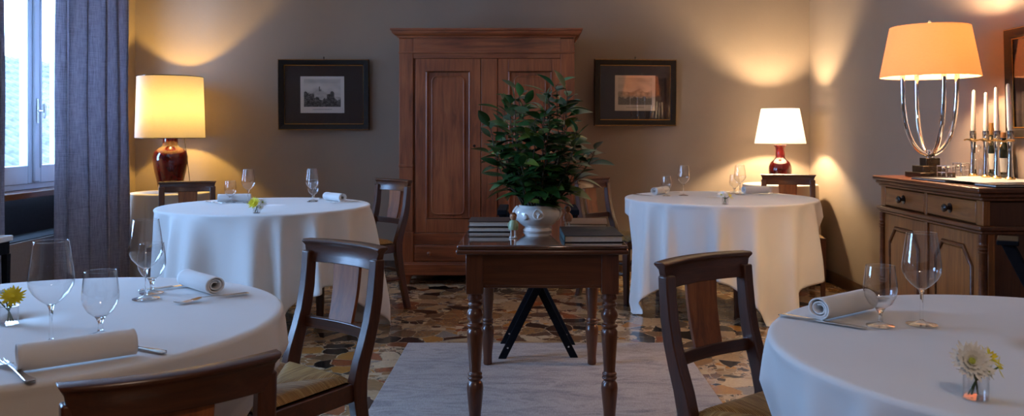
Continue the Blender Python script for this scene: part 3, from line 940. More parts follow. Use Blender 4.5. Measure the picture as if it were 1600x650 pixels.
for k, (a, off, toff, seed) in {'A': (1.03, .45, .096, 11), 'B': (1.06, -.646, -.01, 5), 'C': (1.09, -.436, .105, 7), 'D': (1.03, .2, 1.466, 9)}.items():
    cx, cy, r = TABLES[k]
    round_table('round wooden table hidden under the white cloth of the ' + TNAME[k], cx, cy, r, toff)
    table_cloth('tablecloth', 'white linen cloth draped over the ' + TNAME[k], cx, cy, r, ZT, a, off, seed, M['linen'], amp=.15 if k == 'B' else .12, push=PUSH[k], group='white round table cloths')

for (lab, lab2, c, r, z, seed) in (('small round table hidden under the beige cloth in the left corner', 'beige cloth draped to the floor under the yellow lamp', LT, .315, LTZ, 21),
                                   ('small round table hidden under the beige cloth in the right corner', 'beige cloth draped to the floor under the white lamp', RT, .30, RTZ, 22)):
    t = thing('side_table', lab, 'table', (c[0], c[1], 0))
    q = MB(); q.lathe([(0, z - .03), (r - .03, z - .03), (r - .02, z - .018), (r - .025, z - .006), (0, z - .006)], 48); q.build('tabletop', M['table_x'], t)
    q = MB(); q.lathe([(.16, 0), (.16, .02), (.06, .05), (.035, .12), (.035, z - .06), (.08, z - .032), (.08, z - .03)], 24); q.build('pedestal', M['table'], t)
    table_cloth('tablecloth', lab2, c[0], c[1], r, z, 0, 0, seed, M['beige_cloth'], nf=11, amp=.018, hang=z - .03)

# ------------------------------------------------------------------ added fill lamp, unseen on the ceiling behind the camera, brightening the table fronts
M['opal'] = plain('fill_lamp_glow', (.8, .78, .74), .3, var=.02)
_p = M['opal'].node_tree.nodes['Principled BSDF']; _p.inputs['Emission Color'].default_value = (1.0, .74, .56, 1); _p.inputs['Emission Strength'].default_value = FILL_GLOW
cl_ = thing('added_fill_lamp', 'added fill lamp behind the camera, round opal glass bowl with brass ring', 'lamp', (.35, -.7, ZC))
b = MB(); b.lathe([(0, -.12), (.09, -.115), (.17, -.09), (.215, -.05), (.225, -.03)], 40, cap=False); b.build('fill_bowl', M['opal'], cl_)
b = MB(); b.lathe([(.222, -.035), (.236, -.03), (.236, -.001), (.222, -.001), (.222, -.035)], 40, cap=False); b.build('ring', M['brass'], cl_)

# ------------------------------------------------------------------ rug
b = MB(); b.box(-.70, .845, 3.05, 4.76, .0005, .011)
tag(b.build('rug', M['rug'], bevel=.004), 'worn silver grey rug under the turned leg table', 'rug')

# ------------------------------------------------------------------ console table with turned legs
TX, TY0, TY1 = .044, 3.285, 4.37
ct = thing('console_table', 'polished dark wooden table with turned legs carrying the plant in the room centre', 'table', (TX, (TY0 + TY1) / 2, .0115))
HX, HY, TZ = .336, (TY1 - TY0) / 2, .7485
b = MB(); b.box(-HX, HX, -HY, HY, TZ - .017, TZ); b.build('table_top', M['table_top'], ct, bevel=.007, seg=3)
b = MB(); b.box(-HX - .004, HX + .004, -HY - .004, HY + .004, TZ - .037, TZ - .0175); b.build('top_moulding', M['table_x'], ct, bevel=.008, seg=3)
lx, ly = .268, HY - .058
b = MB()
zt, zb = TZ - .038, .575
b.box(-lx, lx, -ly - .022, -ly, zb, zt); b.box(-lx, lx, ly, ly + .022, zb, zt)
b.box(-lx - .02, -lx + .002, -ly, ly, zb, zt); b.box(lx - .002, lx + .02, -ly, ly, zb, zt)
b.build('apron', M['table_x'], ct, bevel=.003)
b = MB(); b.box(-lx + .035, lx - .035, -ly - .026, -ly - .02, zb, zb + .012); b.build('apron_bead', M['table_x'], ct, bevel=.003)
legp = [(.020, 0), (.023, .01), (.022, .04), (.025, .08), (.031, .14), (.0335, .172), (.031, .192), (.022, .205), (.030, .212), (.0305, .218), (.024, .222), (.029, .227), (.029, .233), (.023, .238),
        (.0235, .25), (.028, .32), (.0325, .385), (.0325, .400), (.025, .412), (.033, .419), (.033, .427), (.024, .433), (.024, .440), (.032, .452), (.0345, .466), (.030, .480), (.023, .490), (.024, .497), (.030, .503), (.030, .509),
        (.025, .514), (.025, .522), (.031, .528), (.031, .536), (.028, .545), (.030, .553)]
for sx in (-1, 1):
    for sy in (-1, 1):
        q = MB(); mt = Matrix.Translation((sx * lx, sy * ly, 0))
        q.lathe(legp, 28, mt); q.box(sx * lx - .034, sx * lx + .034, sy * ly - .034, sy * ly + .034, .552, zt)
        q.build('leg', M['table'], ct, bevel=.002, sharp=50)
TOP = TZ + .0115

# folding tray stand behind the table
def tray_stand(label, loc, rz, yspan=.29, foot=.19, top=.19, H=.775, rail=.028, rw=.026):
    t = thing('tray_stand', label, 'stand', loc, rz)
    for yy, nm in ((-yspan / 2, 0), (yspan / 2, 1)):
        for sx in (-1, 1):
            q = MB(); o = .012 * sx * (1 if yy < 0 else -1)
            x0, x1 = sx * foot, -sx * top
            d = Vector((x1 - x0, 0, H)).normalized(); n = Vector((d.z, 0, -d.x)) * .019
            P0, P1 = Vector((x0, yy + o, 0)), Vector((x1, yy + o, H - .02))
            hz = .019 / abs(d.z)
            secs = []
            for P in (P0, P1):
                secs.append([(P.x - hz, P.y - .010, P.z), (P.x + hz, P.y - .010, P.z), (P.x + hz, P.y + .010, P.z), (P.x - hz, P.y + .010, P.z)])
            q.sweep(secs); lg = q.build('leg', M['black_wood'], t, bevel=.002)
            for zz_ in (.06,):
                u = zz_ / H; p = P0.lerp(P1, u)
                q = MB(); q.lathe([(.005, 0), (.005, .004), (0, .005)], 12, Matrix.Translation((p.x, p.y - .010, p.z)) @ Matrix.Rotation(PI / 2, 4, 'X')); q.build('rivet', M['steel'], lg)
    for sx in (-1, 1):
        q = MB(); q.box(sx * top - rw, sx * top + rw, -yspan / 2 - .03, yspan / 2 + .03, H - .018, H - .018 + rail); q.build('top_rail', M['black_wood'], t, bevel=.004)
    q = MB(); zc = H * foot / (foot + top)
    q.tube([(0, -yspan / 2 - .02, zc), (0, yspan / 2 + .02, zc)], .006, 10); q.build('pivot_rod', M['steel'], t)
    return t
tray_stand('black folding tray stand behind the turned leg table', (.037, 4.58, .0115), 0)
sx_, sy_ = 2.06 , 3.46
tray_stand('black folding tray stand in front of the sideboard end', (1.93, 3.02, 0), -math.radians(30), .12, .19, .185, .81, .018, .036)

# ------------------------------------------------------------------ plant in white ceramic pot
pc = on_z(839.5, 361, TOP)
pl = thing('potted_plant', 'bushy glossy green plant in a white footed ceramic pot on the centre table', 'plant', pc)
b = MB()
b.lathe([(0, 0), (.064, 0), (.066, .006), (.060, .012), (.056, .018), (.060, .022), (.075, .032), (.094, .052), (.102, .072), (.100, .090), (.090, .104), (.083, .110), (.085, .116), (.080, .119), (.076, .112), (.085, .10), (.08, .085), (0, .085)], 56)
pot = b.build('pot', M['ceramic'], pl, sharp=60)
for sx in (-1, 1):
    q = MB(); q.tube([(sx * (.087 + .017 * math.sin(u * PI) ), 0, .112 - .062 * u - .0 * u) for u in [i / 12 for i in range(13)]], [.009 - .003 * abs(u / 6 - 1) for u in range(13)], 12)
    q.build('handle', M['ceramic'], pot)
q = MB()      # scrolled ring ornament on the belly
ring = [(.004 + .020 * math.cos(a) * (1 - .12 * math.sin(a)), -.0975 + .006 * math.sin(a), .083 + .021 * math.sin(a)) for a in [i * 2 * PI / 24 for i in range(24)]]
q.tube(ring, .0055, 10, True)
q.tube([(.004, -.102, .062), (.004, -.105, .075), (.010, -.104, .085), (.004, -.102, .088), (-.002, -.103, .085)], [.004, .005, .005, .004, .003], 8)
q.build('scroll_ornament', M['ceramic'], pot)
q = MB(); q.lathe([(0, .02), (.011, .016), (.016, .006), (.018, 0)], 20, Matrix.Translation((-.048, -.077, .072)) @ Matrix.Rotation(math.radians(-32), 4, 'Z') @ Matrix.Rotation(PI / 2, 4, 'X')); q.build('boss', M['ceramic'], pot)
q = MB(); q.lathe([(0, .100), (.04, .099), (.084, .094), (.084, .088), (0, .088)], 32); q.build('soil', M['soil'], pl)
random.seed(12)
def add_leaf(bm, base, d, nrm, L, Wd, curl):
    d = d.normalized(); s = d.cross(nrm)
    if s.length < 1e-4: s = d.orthogonal()
    s.normalize(); n = s.cross(d)
    prev = None; K = 6
    for i in range(K + 1):
        u = i / K
        w = Wd * (math.sin(PI * min(1, u * .96 + .02)) ** .85) * (1.12 - .35 * u)
        if i == K: w = 0.0005
        c = base + d * (L * u) - n * (curl * L * u * u)
        row = [bm.verts.new(c + s * (-w) + n * (.22 * w)), bm.verts.new(c), bm.verts.new(c + s * w + n * (.22 * w))]
        if prev:
            bm.faces.new((prev[0], prev[1], row[1], row[0])); bm.faces.new((prev[1], prev[2], row[2], row[1]))
        prev = row
lf = MB(); tw = MB()
heights = [.66, .64, .62, .60, .58, .55, .60, .52, .57, .48, .44, .40, .50, .36, .34, .54, .42, .46, .62, .58, .30, .32, .56]
for k, H in enumerate(heights):
    a = k * 2.399 + .4
    lean = .03 + .19 * min(1, max(0, 1 - (H - .3) / .4)) ** .7 + random.uniform(-.02, .05)
    base = Vector((.045 * math.cos(a) * random.uniform(.2, 1), .045 * math.sin(a) * random.uniform(.2, 1), .092))
    tip = Vector((lean * 1.1 * math.cos(a), lean * .9 * math.sin(a), H))
    pts = []
    for i in range(13):
        u = i / 12
        p = base.lerp(tip, u); bow_ = math.sin(u * PI) * .035
        p += Vector((math.cos(a) * bow_, math.sin(a) * bow_, 0)) + Vector((noise.noise((k, u * 3, 0)), noise.noise((k, u * 3, 5)), 0)) * .018
        pts.append(p)
    tw.tube(pts, [.0042 * (1 - .7 * i / 12) for i in range(13)], 6)
    nl = int(10 + H * 26)
    for q_ in range(nl):
        u = .12 + .88 * (q_ + .5) / nl
        i = min(11, int(u * 12)); fr = u * 12 - i
        p = pts[i].lerp(pts[i + 1], fr)
        az = q_ * 2.4 + random.uniform(-.5, .5)
        elev = random.uniform(-.15, .65) + .35 * u
        if q_ >= nl - 3: elev = random.uniform(.4, 1.2)
        d = Vector((math.cos(az) * math.cos(elev), math.sin(az) * math.cos(elev), math.sin(elev)))
        pet = random.uniform(.012, .03)
        q0 = p + d * pet
        tw.tube([p, p + d * pet * .5 + Vector((0, 0, .002)), q0], .0014, 5)
        L = random.uniform(.08, .122) * (1.08 - .22 * u)
        add_leaf(lf.b, q0, d + Vector((0, 0, -.12)), Vector((0, 0, 1)) + Vector((random.uniform(-.5, .5), random.uniform(-.7, .3), 0)), L, L * random.uniform(.2, .27), random.uniform(.1, .45))
tw.build('stems', M['twig'], pl)
lf.build('foliage', M['leaf'], pl, sharp=80)

# ------------------------------------------------------------------ books
def book(name, label, loc, w, d, h, rz, cover, spine, group=None, spine_side=-1):
    t = thing(name, label, 'book', loc, rz, group)
    q = MB(); q.box(-w / 2, w / 2, -d / 2, d / 2, 0, .0028); q.build('back_cover', cover, t, bevel=.001)
    q = MB(); q.box(-w / 2, w / 2, -d / 2, d / 2, h - .0028, h); fc = q.build('front_cover', cover, t, bevel=.001)
    q = MB(); x = spine_side * w / 2; q.box(min(x, x - spine_side * .003), max(x, x - spine_side * .003), -d / 2, d / 2, .0028, h - .0028); q.build('spine', spine, t)
    q = MB(); a_, b_ = (-w / 2 + .004, w / 2 - .006) if spine_side < 0 else (-w / 2 + .006, w / 2 - .004)
    q.box(a_, b_, -d / 2 + .005, d / 2 - .005, .003, h - .003); q.build('pages', M['paper'], t)
    return t, fc
bx = on_z(925, 380, TOP)
tb_, fc = book('book', 'black covered book with teal spine at the front right of the centre table', (bx.x + .005, bx.y + .165 + .012, TOP + .001), .238, .33, .028, math.radians(1.5), M['cover_black'], M['cover_teal'])
q = MB()
for r_ in range(3):                                # faint blind lettering lines
    for c_ in range(9):
        if (r_ * 5 + c_ * 3) % 7 == 0: continue
        x = -.055 + c_ * .012 + r_ * .006; y = .06 - r_ * .035
        q.box(x, x + .009, y, y + .006, .028, .0284)
q.build('title_lettering', M['cover_teal'], fc)
book('book', 'tan covered book lying behind the black book on the centre table', (.262, 4.02, TOP + .001), .20, .27, .018, math.radians(-4), M['cover_tan'], M['cover_tan'])
bl = on_z(766, 364, TOP)
book('book', 'lower dark book of the pair at the left of the centre table', (-.186, 3.82, TOP + .001), .19, .19, .022, 0, M['cover_black'], M['cover_black'], 'stacked books beside the plant', 1)
book('book', 'upper dark brown book of the pair at the left of the centre table', (-.186, 3.825, TOP + .0235), .19, .19, .024, 0, M['cover_brown'], M['cover_brown'], 'stacked books beside the plant', 1)

# ------------------------------------------------------------------ figurines
def figurine(label, loc, s, dress, rz):
    t = thing('figurine', label, 'figurine', loc, rz, scale=s)
    q = MB()
    q.lathe([(0, .0), (.017, 0), (.017, .004), (0, .004)], 20); q.build('base', M['figure_white'], t, bevel=.001)
    for sx in (-1, 1):
        q = MB(); q.lathe([(.0045, .003), (.0035, .012), (.0032, .034), (.004, .04)], 12, Matrix.Translation((sx * .0085, 0, 0))); q.lathe([(0, .003), (.006, .004), (.006, .008), (0, .011)], 12, Matrix.Translation((sx * .0085, -.003, 0))); q.build('leg', M['figure_white'], t)
    q = MB(); q.lathe([(0, .034), (.019, .034), (.0205, .042), (.019, .055), (.013, .068), (.009, .074), (0, .076)], 28); q.build('dress', dress, t, sharp=60)
    for sx in (-1, 1):
        q = MB(); q.tube([(sx * .010, 0, .069), (sx * .018, -.004, .058), (sx * .019, -.009, .047)], [.004, .004, .0035], 10); q.build('arm', dress, t)
    q = MB(); q.lathe([(0, .071), (.007, .073), (.0125, .080), (.0145, .088), (.0125, .097), (.007, .1015), (0, .103)], 24); hd = q.build('head', M['skin_wood'], t)
    q = MB(); q.lathe([(.0150, .089), (.0136, .098), (.0078, .1032), (0, .105)], 24, Matrix.Translation((0, .0016, 0)), cap=False); q.build('hair', M['hair_brown'], hd)
    q = MB()
    for sx in (-1, 1):
        q.lathe([(.0016, 0), (.0012, .001), (0, .0012)], 8, Matrix.Translation((sx * .005, -.0133, .0885)) @ Matrix.Rotation(PI / 2, 4, 'X'))
    q.build('eyes', M['cover_black'], hd)
    return t
fp = on_z(802, 372, TOP); figurine('small figurine in a mint green dress standing left of the plant pot', (fp.x, fp.y, TOP + .0005), 1.02, M['mint'], -.1)
fp = on_z(886.5, 356, TOP); figurine('small pinkish figurine standing right of the plant pot behind the black book', (fp.x, fp.y - .03, TOP + .0005), 1.0, M['rose'], .4)

# ------------------------------------------------------------------ sideboard (front faces -x in the room)
SBX, SY0, SY1, SBZ = 1.86, 3.45, 4.46, .975
sl = SY1 - SY0; dep = XR - .005 - SBX
sb = thing('sideboard', 'honey brown wooden sideboard with two drawers and two doors on the right wall', 'sideboard', (SBX, (SY0 + SY1) / 2, 0), -PI / 2)
h2 = sl / 2        # local x: towards the camera positive; local y: into the wall
b = MB(); b.box(-h2 + .005, -h2 + .025, .01, dep, .08, SBZ - .06); b.box(-h2 + .02, h2 - .02, dep - .015, dep, .08, SBZ - .06); b.box(-h2 + .02, h2 - .02, .03, dep, .09, .12); b.box(-h2 + .02, h2 - .02, .03, .045, .1, SBZ - .06)
b.build('carcass', M['side'], sb)
b = MB(); b.box(h2 - .025, h2 - .005, .01, dep, .08, SBZ - .06); b.build('end_panel', M['side_end'], sb, bevel=.002)
b = MB(); b.box(-h2 - .03, h2 + .03, -.035, dep, SBZ - .022, SBZ); b.build('worktop', M['side_dark'], sb, bevel=.007, seg=3)
b = MB(); b.box(-h2 - .018, h2 + .018, -.022, dep, SBZ - .04, SBZ - .0225); b.box(-h2 - .008, h2 + .008, -.01, dep, SBZ - .055, SBZ - .0405); b.build('top_moulding', M['side_dark'], sb, bevel=.005)
b = MB(); b.box(-h2 - .014, h2 + .014, -.02, dep, .797, .816); b.box(-h2 - .006, h2 + .006, -.01, dep, .782, .7965); b.build('waist_moulding', M['side_dark'], sb, bevel=.005)
b = MB(); b.box(-h2 - .015, h2 + .015, -.02, dep, .0, .085); b.box(-h2 - .006, h2 + .006, -.01, dep, .085, .1); b.build('plinth', M['side_dark'], sb, bevel=.005)
for sx in (-1, 1):
    b = MB(); xx = sx * (h2 - .028); b.box(xx - .028, xx + .028, .0, .03, .816, SBZ - .055)
    xx = sx * (h2 - .012); b.box(xx - .012, xx + .012, .02, .05, .1, .817); b.build('corner_post', M['side'], sb, bevel=.003)
b = MB(); b.box(-.014, .014, 0, .03, .1, SBZ - .055); b.build('middle_post', M['side'], sb, bevel=.003)
for sx in (-1, 1):       # turned colonettes at the front corners
    q = MB(); z0, z1 = .10, .782; pr = [(.017, z0), (.017, z0 + .03)]
    def rings(zc): return [(.014, zc - .022), (.019, zc - .016), (.014, zc - .010), (.020, zc - .002), (.014, zc + .006), (.019, zc + .014), (.014, zc + .02)]
    pr += rings(z0 + .07) + [(.0155, z0 + .2)] + rings(.43) + [(.0155, .55)] + rings(z1 - .06) + [(.017, z1 - .03), (.017, z1)]
    q.lathe(pr, 20, Matrix.Translation((sx * (h2 - .014), .004, 0))); q.build('colonette', M['side_dark'], sb, sharp=60)
for sx in (-1, 1):
    x0, x1 = (-h2 + .058, -.016) if sx < 0 else (.016, h2 - .058)
    q = MB(); q.box(x0, x1, .0, .03, .823, SBZ - .060); dwr = q.build('drawer', M['side_x'], sb, bevel=.004)
    q = MB(); q.lathe([(.022, 0), (.022, .004), (.008, .006), (.008, .014), (.017, .022), (.019, .030), (.012, .036), (0, .037)], 24, Matrix.Translation(((x0 + x1) / 2, .001, .868)) @ Matrix.Rotation(PI / 2, 4, 'X')); q.build('knob', M['dark_knob'], dwr)
    x0, x1 = (-h2 + .03, -.016) if sx < 0 else (.016, h2 - .03)
    zb, zt = .105, .778
    q = MB(); q.box(x0, x1, .008, .03, zb, zt); dr_ = q.build('door', M['side'], sb, bevel=.003)
    ix0, ix1, iz0, iz1, cc = x0 + .07, x1 - .07, zb + .07, zt - .065, .075
    octo = [(ix0, iz0), (ix1, iz0), (ix1, iz1 - cc), (ix1 - cc * .9, iz1), (ix0 + cc * .9, iz1), (ix0, iz1 - cc)]
    q = MB(); q.tube([(x, .006, z) for x, z in octo], .010, 8, True); q.build('moulding', M['side_dark'], dr_, sharp=60)
    q = MB(); q.prism([(x + (.012 if x < (x0 + x1) / 2 else -.012), z + (.012 if z < .4 else -.012)) for x, z in octo], .004, .009); q.build('panel', M['side'], dr_, bevel=.002)

# sideboard lamp
sl_ = thing('table_lamp', 'chrome four armed lamp with large apricot shade on the sideboard', 'lamp', (2.03, 4.27, SBZ + .001), 0)
zs0, zs1 = 1.484 - SBZ, 1.739 - SBZ
b = MB()
for k, (w, h) in enumerate(((.088, .026), (.062, .058), (.036, .098))):
    b.box(-w, w, -w, w, (0, .0262, .0582)[k], h)
b.build('stepped_base', M['stage'], sl_, bevel=.002)
b = MB(); b.lathe([(.016, .098), (.016, .125), (.022, .13), (.018, .14), (0, .142)], 20); b.build('hub', M['chrome'], sl_)
for k in range(4):
    a = k * PI / 2 + .02
    pts = []
    for i in range(21):
        u = i / 20
        r = .012 + .128 * (1 - (1 - u) ** 2.6); z = .115 + (zs0 + .02 - .115) * (u ** 1.55)
        pts.append((r * math.cos(a), r * math.sin(a), z))
    q = MB(); q.tube(pts, .0115, 14); q.build('arm', M['chrome'], sl_)
open_shade('lamp_shade', .238, zs0, .19, zs1, M['shade_apricot'], sl_)
b = MB(); b.tube([(0, 0, zs0 + .02), (0, 0, zs1 + .02)], .004, 8)
for a in (0, PI / 2): b.tube([(.186 * math.cos(a), .186 * math.sin(a), zs1 - .004), (-.186 * math.cos(a), -.186 * math.sin(a), zs1 - .004)], .0025, 8)
for k in range(4):
    a = k * PI / 2 + .02; b.tube([(.139 * math.cos(a), .139 * math.sin(a), zs0 + .02), (0, 0, zs0 + .022)], .003, 8)
b.build('shade_carrier', M['chrome'], sl_)
b = MB(); b.lathe([(0, zs1 + .015), (.006, zs1 + .016), (.010, zs1 + .024), (.006, zs1 + .032), (0, zs1 + .034)], 16); b.build('finial', M['chrome'], sl_)
bulb_light(sl_, (.07 * math.cos(-1.2), .07 * math.sin(-1.2), zs1 - .085), LAMP_BOARD_W * .55, (1.0, .70, .42), .03)
bulb_light(sl_, (-.07 * math.cos(-1.2), -.07 * math.sin(-1.2), zs1 - .085), LAMP_BOARD_W * .45, (1.0, .70, .42), .03)

# candelabra with four candles along the wall
cpos = [(2.285, 2.285 * F_PX / (px - CX)) for px in (1520.5, 1540.5, 1557.5, 1578.5)]
cd = thing('candelabra', 'row of four slim silver candle holders joined by a gilt bar on the sideboard', 'candle holder', (2.285, (cpos[0][1] + cpos[-1][1]) / 2, SBZ + .0045))
oy = cd.location.y
CHH = .232
for i, (x, y) in enumerate(cpos):
    q = MB(); q.lathe([(.017, .006), (.0165, .02), (.012, .08), (.011, .13), (.013, .17), (.0155, .178), (.0155, .182), (.0135, .186), (.0155, .19), (.0165, CHH), (.0115, CHH), (.0115, CHH - .012), (0, CHH - .012)], 24, Matrix.Translation((0, y - oy, 0))); st = q.build('holder', M['nickel'], cd, sharp=50)
    q = MB(); q.lathe([(0, 0), (.022, 0), (.024, .004), (.018, .010), (.0165, .012), (0, .012)], 24, Matrix.Translation((0, y - oy, 0))); q.build('foot', M['brass'], st)
q = MB(); pts = []
y_a, y_b = cpos[0][1] - oy + .05, cpos[-1][1] - oy - .07
for i in range(41):
    u = i / 40; yy = y_a + (y_b - y_a) * u
    pts.append((-.0195, yy, .184 + .004 * math.sin(u * 22)))
q.tube(pts, .0042, 8)
for x, y in cpos: q.tube([(.0185 * math.cos(a), y - oy + .0185 * math.sin(a), .184) for a in [k * 2 * PI / 20 for k in range(20)]], .004, 8, True)
q.build('gilt_bar', M['brass'], cd)
tilts = [(-.02, .07), (.0, .0), (.015, -.06), (.0, -.085)]; chh = [.222, .205, .226, .238]
cl = ('leftmost of the four white candles on the sideboard, leaning left', 'second white candle from the left, the shortest of the four', 'third white candle from the left of the four on the sideboard', 'rightmost of the four white candles, leaning in front of the picture frame')
for i, (x, y) in enumerate(cpos):
    c = thing('candle', cl[i], 'candle', (x, y, SBZ + .0045 + CHH - .0115), 0, 'white candles in the candelabra')
    c.rotation_euler = (tilts[i][1], tilts[i][0], 0)
    h = chh[i]; q = MB(); q.lathe([(0, 0), (.0108, 0), (.0108, .02), (.0125, .03), (.0115, .08), (.0085, h - .02), (.007, h - .004), (.004, h), (0, h)], 24); q.build('wax', M['candle'], c)
    q = MB(); q.tube([(0, 0, h - .001), (.001, 0, h + .005), (.003, 0, h + .009)], .001, 6); q.build('wick', M['wick'], c)

# bottles and glassware on the sideboard
def bottle(label, loc, prof, captop, cap_mat, labz, r):
    t = thing('bottle', label, 'bottle', loc)
    q = MB(); q.lathe(prof, 32); q.build('glass_body', M['bottle_dark'], t, sharp=60)
    q = MB(); q.lathe(captop, 20); q.build('stopper', cap_mat, t)
    q = MB(); n = 18
    a0, a1 = math.radians(165), math.radians(295)
    rows_ = [[((r + .0006) * math.cos(a0 + (a1 - a0) * i / n), (r + .0006) * math.sin(a0 + (a1 - a0) * i / n), z) for z in labz] for i in range(n + 1)]
    o = grid_mesh(rows_, 'paper_label', M['label_paper'], t)
    return t
bottle('dark wine bottle with gold foil neck behind the second candle', (2.362, 4.30, SBZ + .001), [(0, 0), (.034, 0), (.036, .006), (.036, .16), (.033, .175), (.018, .20), (.0135, .215), (.013, .262), (0, .264)],
       [(.0142, .215), (.0142, .272), (.0135, .276), (0, .276)], M['foil'], (.04, .12), .036)
bottle('squat dark bottle with cork and pale label behind the third candle', (2.36, 4.195, SBZ + .001), [(0, 0), (.036, 0), (.038, .006), (.038, .14), (.034, .158), (.018, .176), (.015, .182), (.0155, .20), (0, .2)],
       [(.0125, .2005), (.0145, .206), (.0145, .226), (.012, .228), (0, .228)], M['cork'], (.03, .10), .038)
dc = thing('decanter', 'small clear glass decanter behind the leftmost candle', 'decanter', (2.35, 4.42, SBZ + .001))
q = MB(); q.lathe([(0, 0), (.030, 0), (.032, .005), (.032, .07), (.026, .085), (.012, .10), (.012, .125), (.017, .13)], 28, cap=False); q.build('body', M['glass'], dc, sharp=60)
q = MB(); q.lathe([(.010, .126), (.0105, .136), (.018, .142), (.02, .152), (.014, .163), (0, .166)], 20); q.build('stopper', M['crystal'], dc)
def caddy(label, loc, w, h, rz):
    t = thing('condiment_caddy', label, 'caddy', loc, rz)
    q = MB(); q.box(-w, w, -w * .8, w * .8, 0, .006); q.build('tray', M['nickel'], t, bevel=.002)
    q = MB()
    for sx in (-1, 1):
        for sy in (-1, 1): q.tube([(sx * (w - .004), sy * (w * .8 - .004), .005), (sx * (w - .004), sy * (w * .8 - .004), h)], .0022, 8)
    c = [(sx * (w - .004), sy * (w * .8 - .004), h) for sx, sy in ((-1, -1), (1, -1), (1, 1), (-1, 1))]
    q.tube(c, .0022, 8, True); q.tube([(x, y, h * .5) for x, y, _ in c], .0016, 8, True); q.build('wire_rack', M['nickel'], t)
    for sx in (-1, 1):
        q = MB(); q.lathe([(0, 0), (.014, 0), (.015, .004), (.015, .03), (.011, .036), (.011, .042)], 20, Matrix.Translation((sx * w * .45, 0, .0065)), cap=False); j = q.build('glass_jar', M['glass'], t)
        q = MB(); q.lathe([(.012, .042), (.012, .048), (.006, .054), (0, .055)], 20, Matrix.Translation((sx * w * .45, 0, .0065))); q.build('lid', M['steel'], j)
    return t
caddy('small wire caddy of glass jars beside the chrome lamp base', (2.045, 4.13, SBZ + .001), .037, .062, .4)
caddy('small wire caddy of glass jars between the chrome lamp and the candles', (2.21, 4.31, SBZ + .001), .034, .07, .4)
def flat_folder(name, label, cat, loc, w, d, h, rz, mat, pages=False):
    t = thing(name, label, cat, loc, rz)
    q = MB(); q.box(-w / 2, w / 2, -d / 2, d / 2, 0, h * .3); q.build('back_cover', mat, t, bevel=.001)
    q = MB(); q.box(-w / 2, w / 2, -d / 2, d / 2, h * .72, h); q.build('front_cover', mat, t, bevel=.001)
    q = MB(); q.box(-w / 2 + .004, w / 2 - .004, -d / 2 + .004, d / 2 - .004, h * .3, h * .72); q.build('pages', M['white_paper'], t)
    return t
flat_folder('menu_folder', 'black leather menu folder at the far end of the sideboard beside the lamp', 'folder', (1.945, 3.955, SBZ + .001), .16, .30, .010, .06, M['leather'])
flat_folder('menu_folder', 'black leather menu folder at the near corner of the sideboard', 'folder', (2.06, 3.52, SBZ + .001), .33, .15, .012, .08, M['leather'])
def sheet(label, loc, w, d, rz, seed):
    rows_ = []
    for i in range(13):
        rows_.append([(-w / 2 + w * i / 12, -d / 2 + d * j / 12, .0008 + .0018 * (noise.noise((i * .3 + seed, j * .3, 0)) + .6)) for j in range(13)])
    o = grid_mesh(rows_, 'paper_sheet', M['white_paper']); o.location = loc; o.rotation_euler = (0, 0, rz)
    mm = o.modifiers.new('thickness', 'SOLIDIFY'); mm.thickness = .0006
    return tag(o, label, 'paper')
sheet('white paper sheet lying open along the front of the sideboard', (2.02, 3.76, SBZ + .0125), .26, .38, .12, 1)
sheet('white paper sheet lying under the candle holders near the wall', (2.265, 4.09, SBZ + .0006), .24, .5, 0, 4)

# ------------------------------------------------------------------ marble topped stand at the left edge
ms = thing('marble_side_table', 'white marble topped low table at the left picture edge before the curtain', 'side table', (-3.06, 4.56, 0))
b = MB(); b.box(-.07, .035, -.34, .34, .572, .605); b.build('marble_top', M['marble'], ms, bevel=.006)
b = MB(); b.box(-.06, .025, -.32, .32, .50, .571); b.build('apron', M['black_wood'], ms, bevel=.003)
for sx in (-.05, .015):
    for sy in (-.3, .3):
        q = MB(); q.sweep([[(sx + dx * w, sy + dy * w, z) for dx, dy in ((-1, -1), (1, -1), (1, 1), (-1, 1))] for z, w in ((0, .012), (.5, .018))]); q.build('leg', M['black_wood'], ms, bevel=.002)

# ------------------------------------------------------------------ table settings
def make_glass(name, cat, label, bowl, stem, foot_r):
    t = thing(name, label, cat)
    q = MB(); q.lathe(bowl, 48, cap=False); rr, rz_ = bowl[-1]; q.tube([(rr * math.cos(k * PI / 24), rr * math.sin(k * PI / 24), rz_) for k in range(48)], .0007, 6, True); q.build('bowl', M['glass'], t, sharp=70)
    q = MB(); q.lathe(stem, 24, cap=False); q.build('stem', M['crystal'], t, sharp=70)
    q = MB(); q.lathe([(0, .0), (foot_r, .0), (foot_r + .0005, .0012), (foot_r * .6, .004), (foot_r * .25, .0075), (.0045, .011), (0, .0112)], 40, cap=False); q.build('base', M['glass'], t, sharp=70)
    return t
WINE = dict(bowl=[(.003, .080), (.010, .083), (.022, .092), (.0345, .106), (.0415, .120), (.0432, .130), (.0425, .142), (.0395, .165), (.0360, .190), (.0325, .212)],
            stem=[(0, .0112), (.0042, .0113), (.0034, .03), (.0032, .055), (.0038, .070), (.0062, .078), (.0085, .082), (0, .0826)])
WATER = dict(bowl=[(.004, .038), (.014, .042), (.026, .052), (.0345, .068), (.037, .082), (.0365, .098), (.034, .118), (.0315, .138)],
             stem=[(0, .0112), (.0055, .0113), (.0045, .02), (.005, .028), (.0085, .036), (.012, .041), (0, .0415)])
SRC = {}
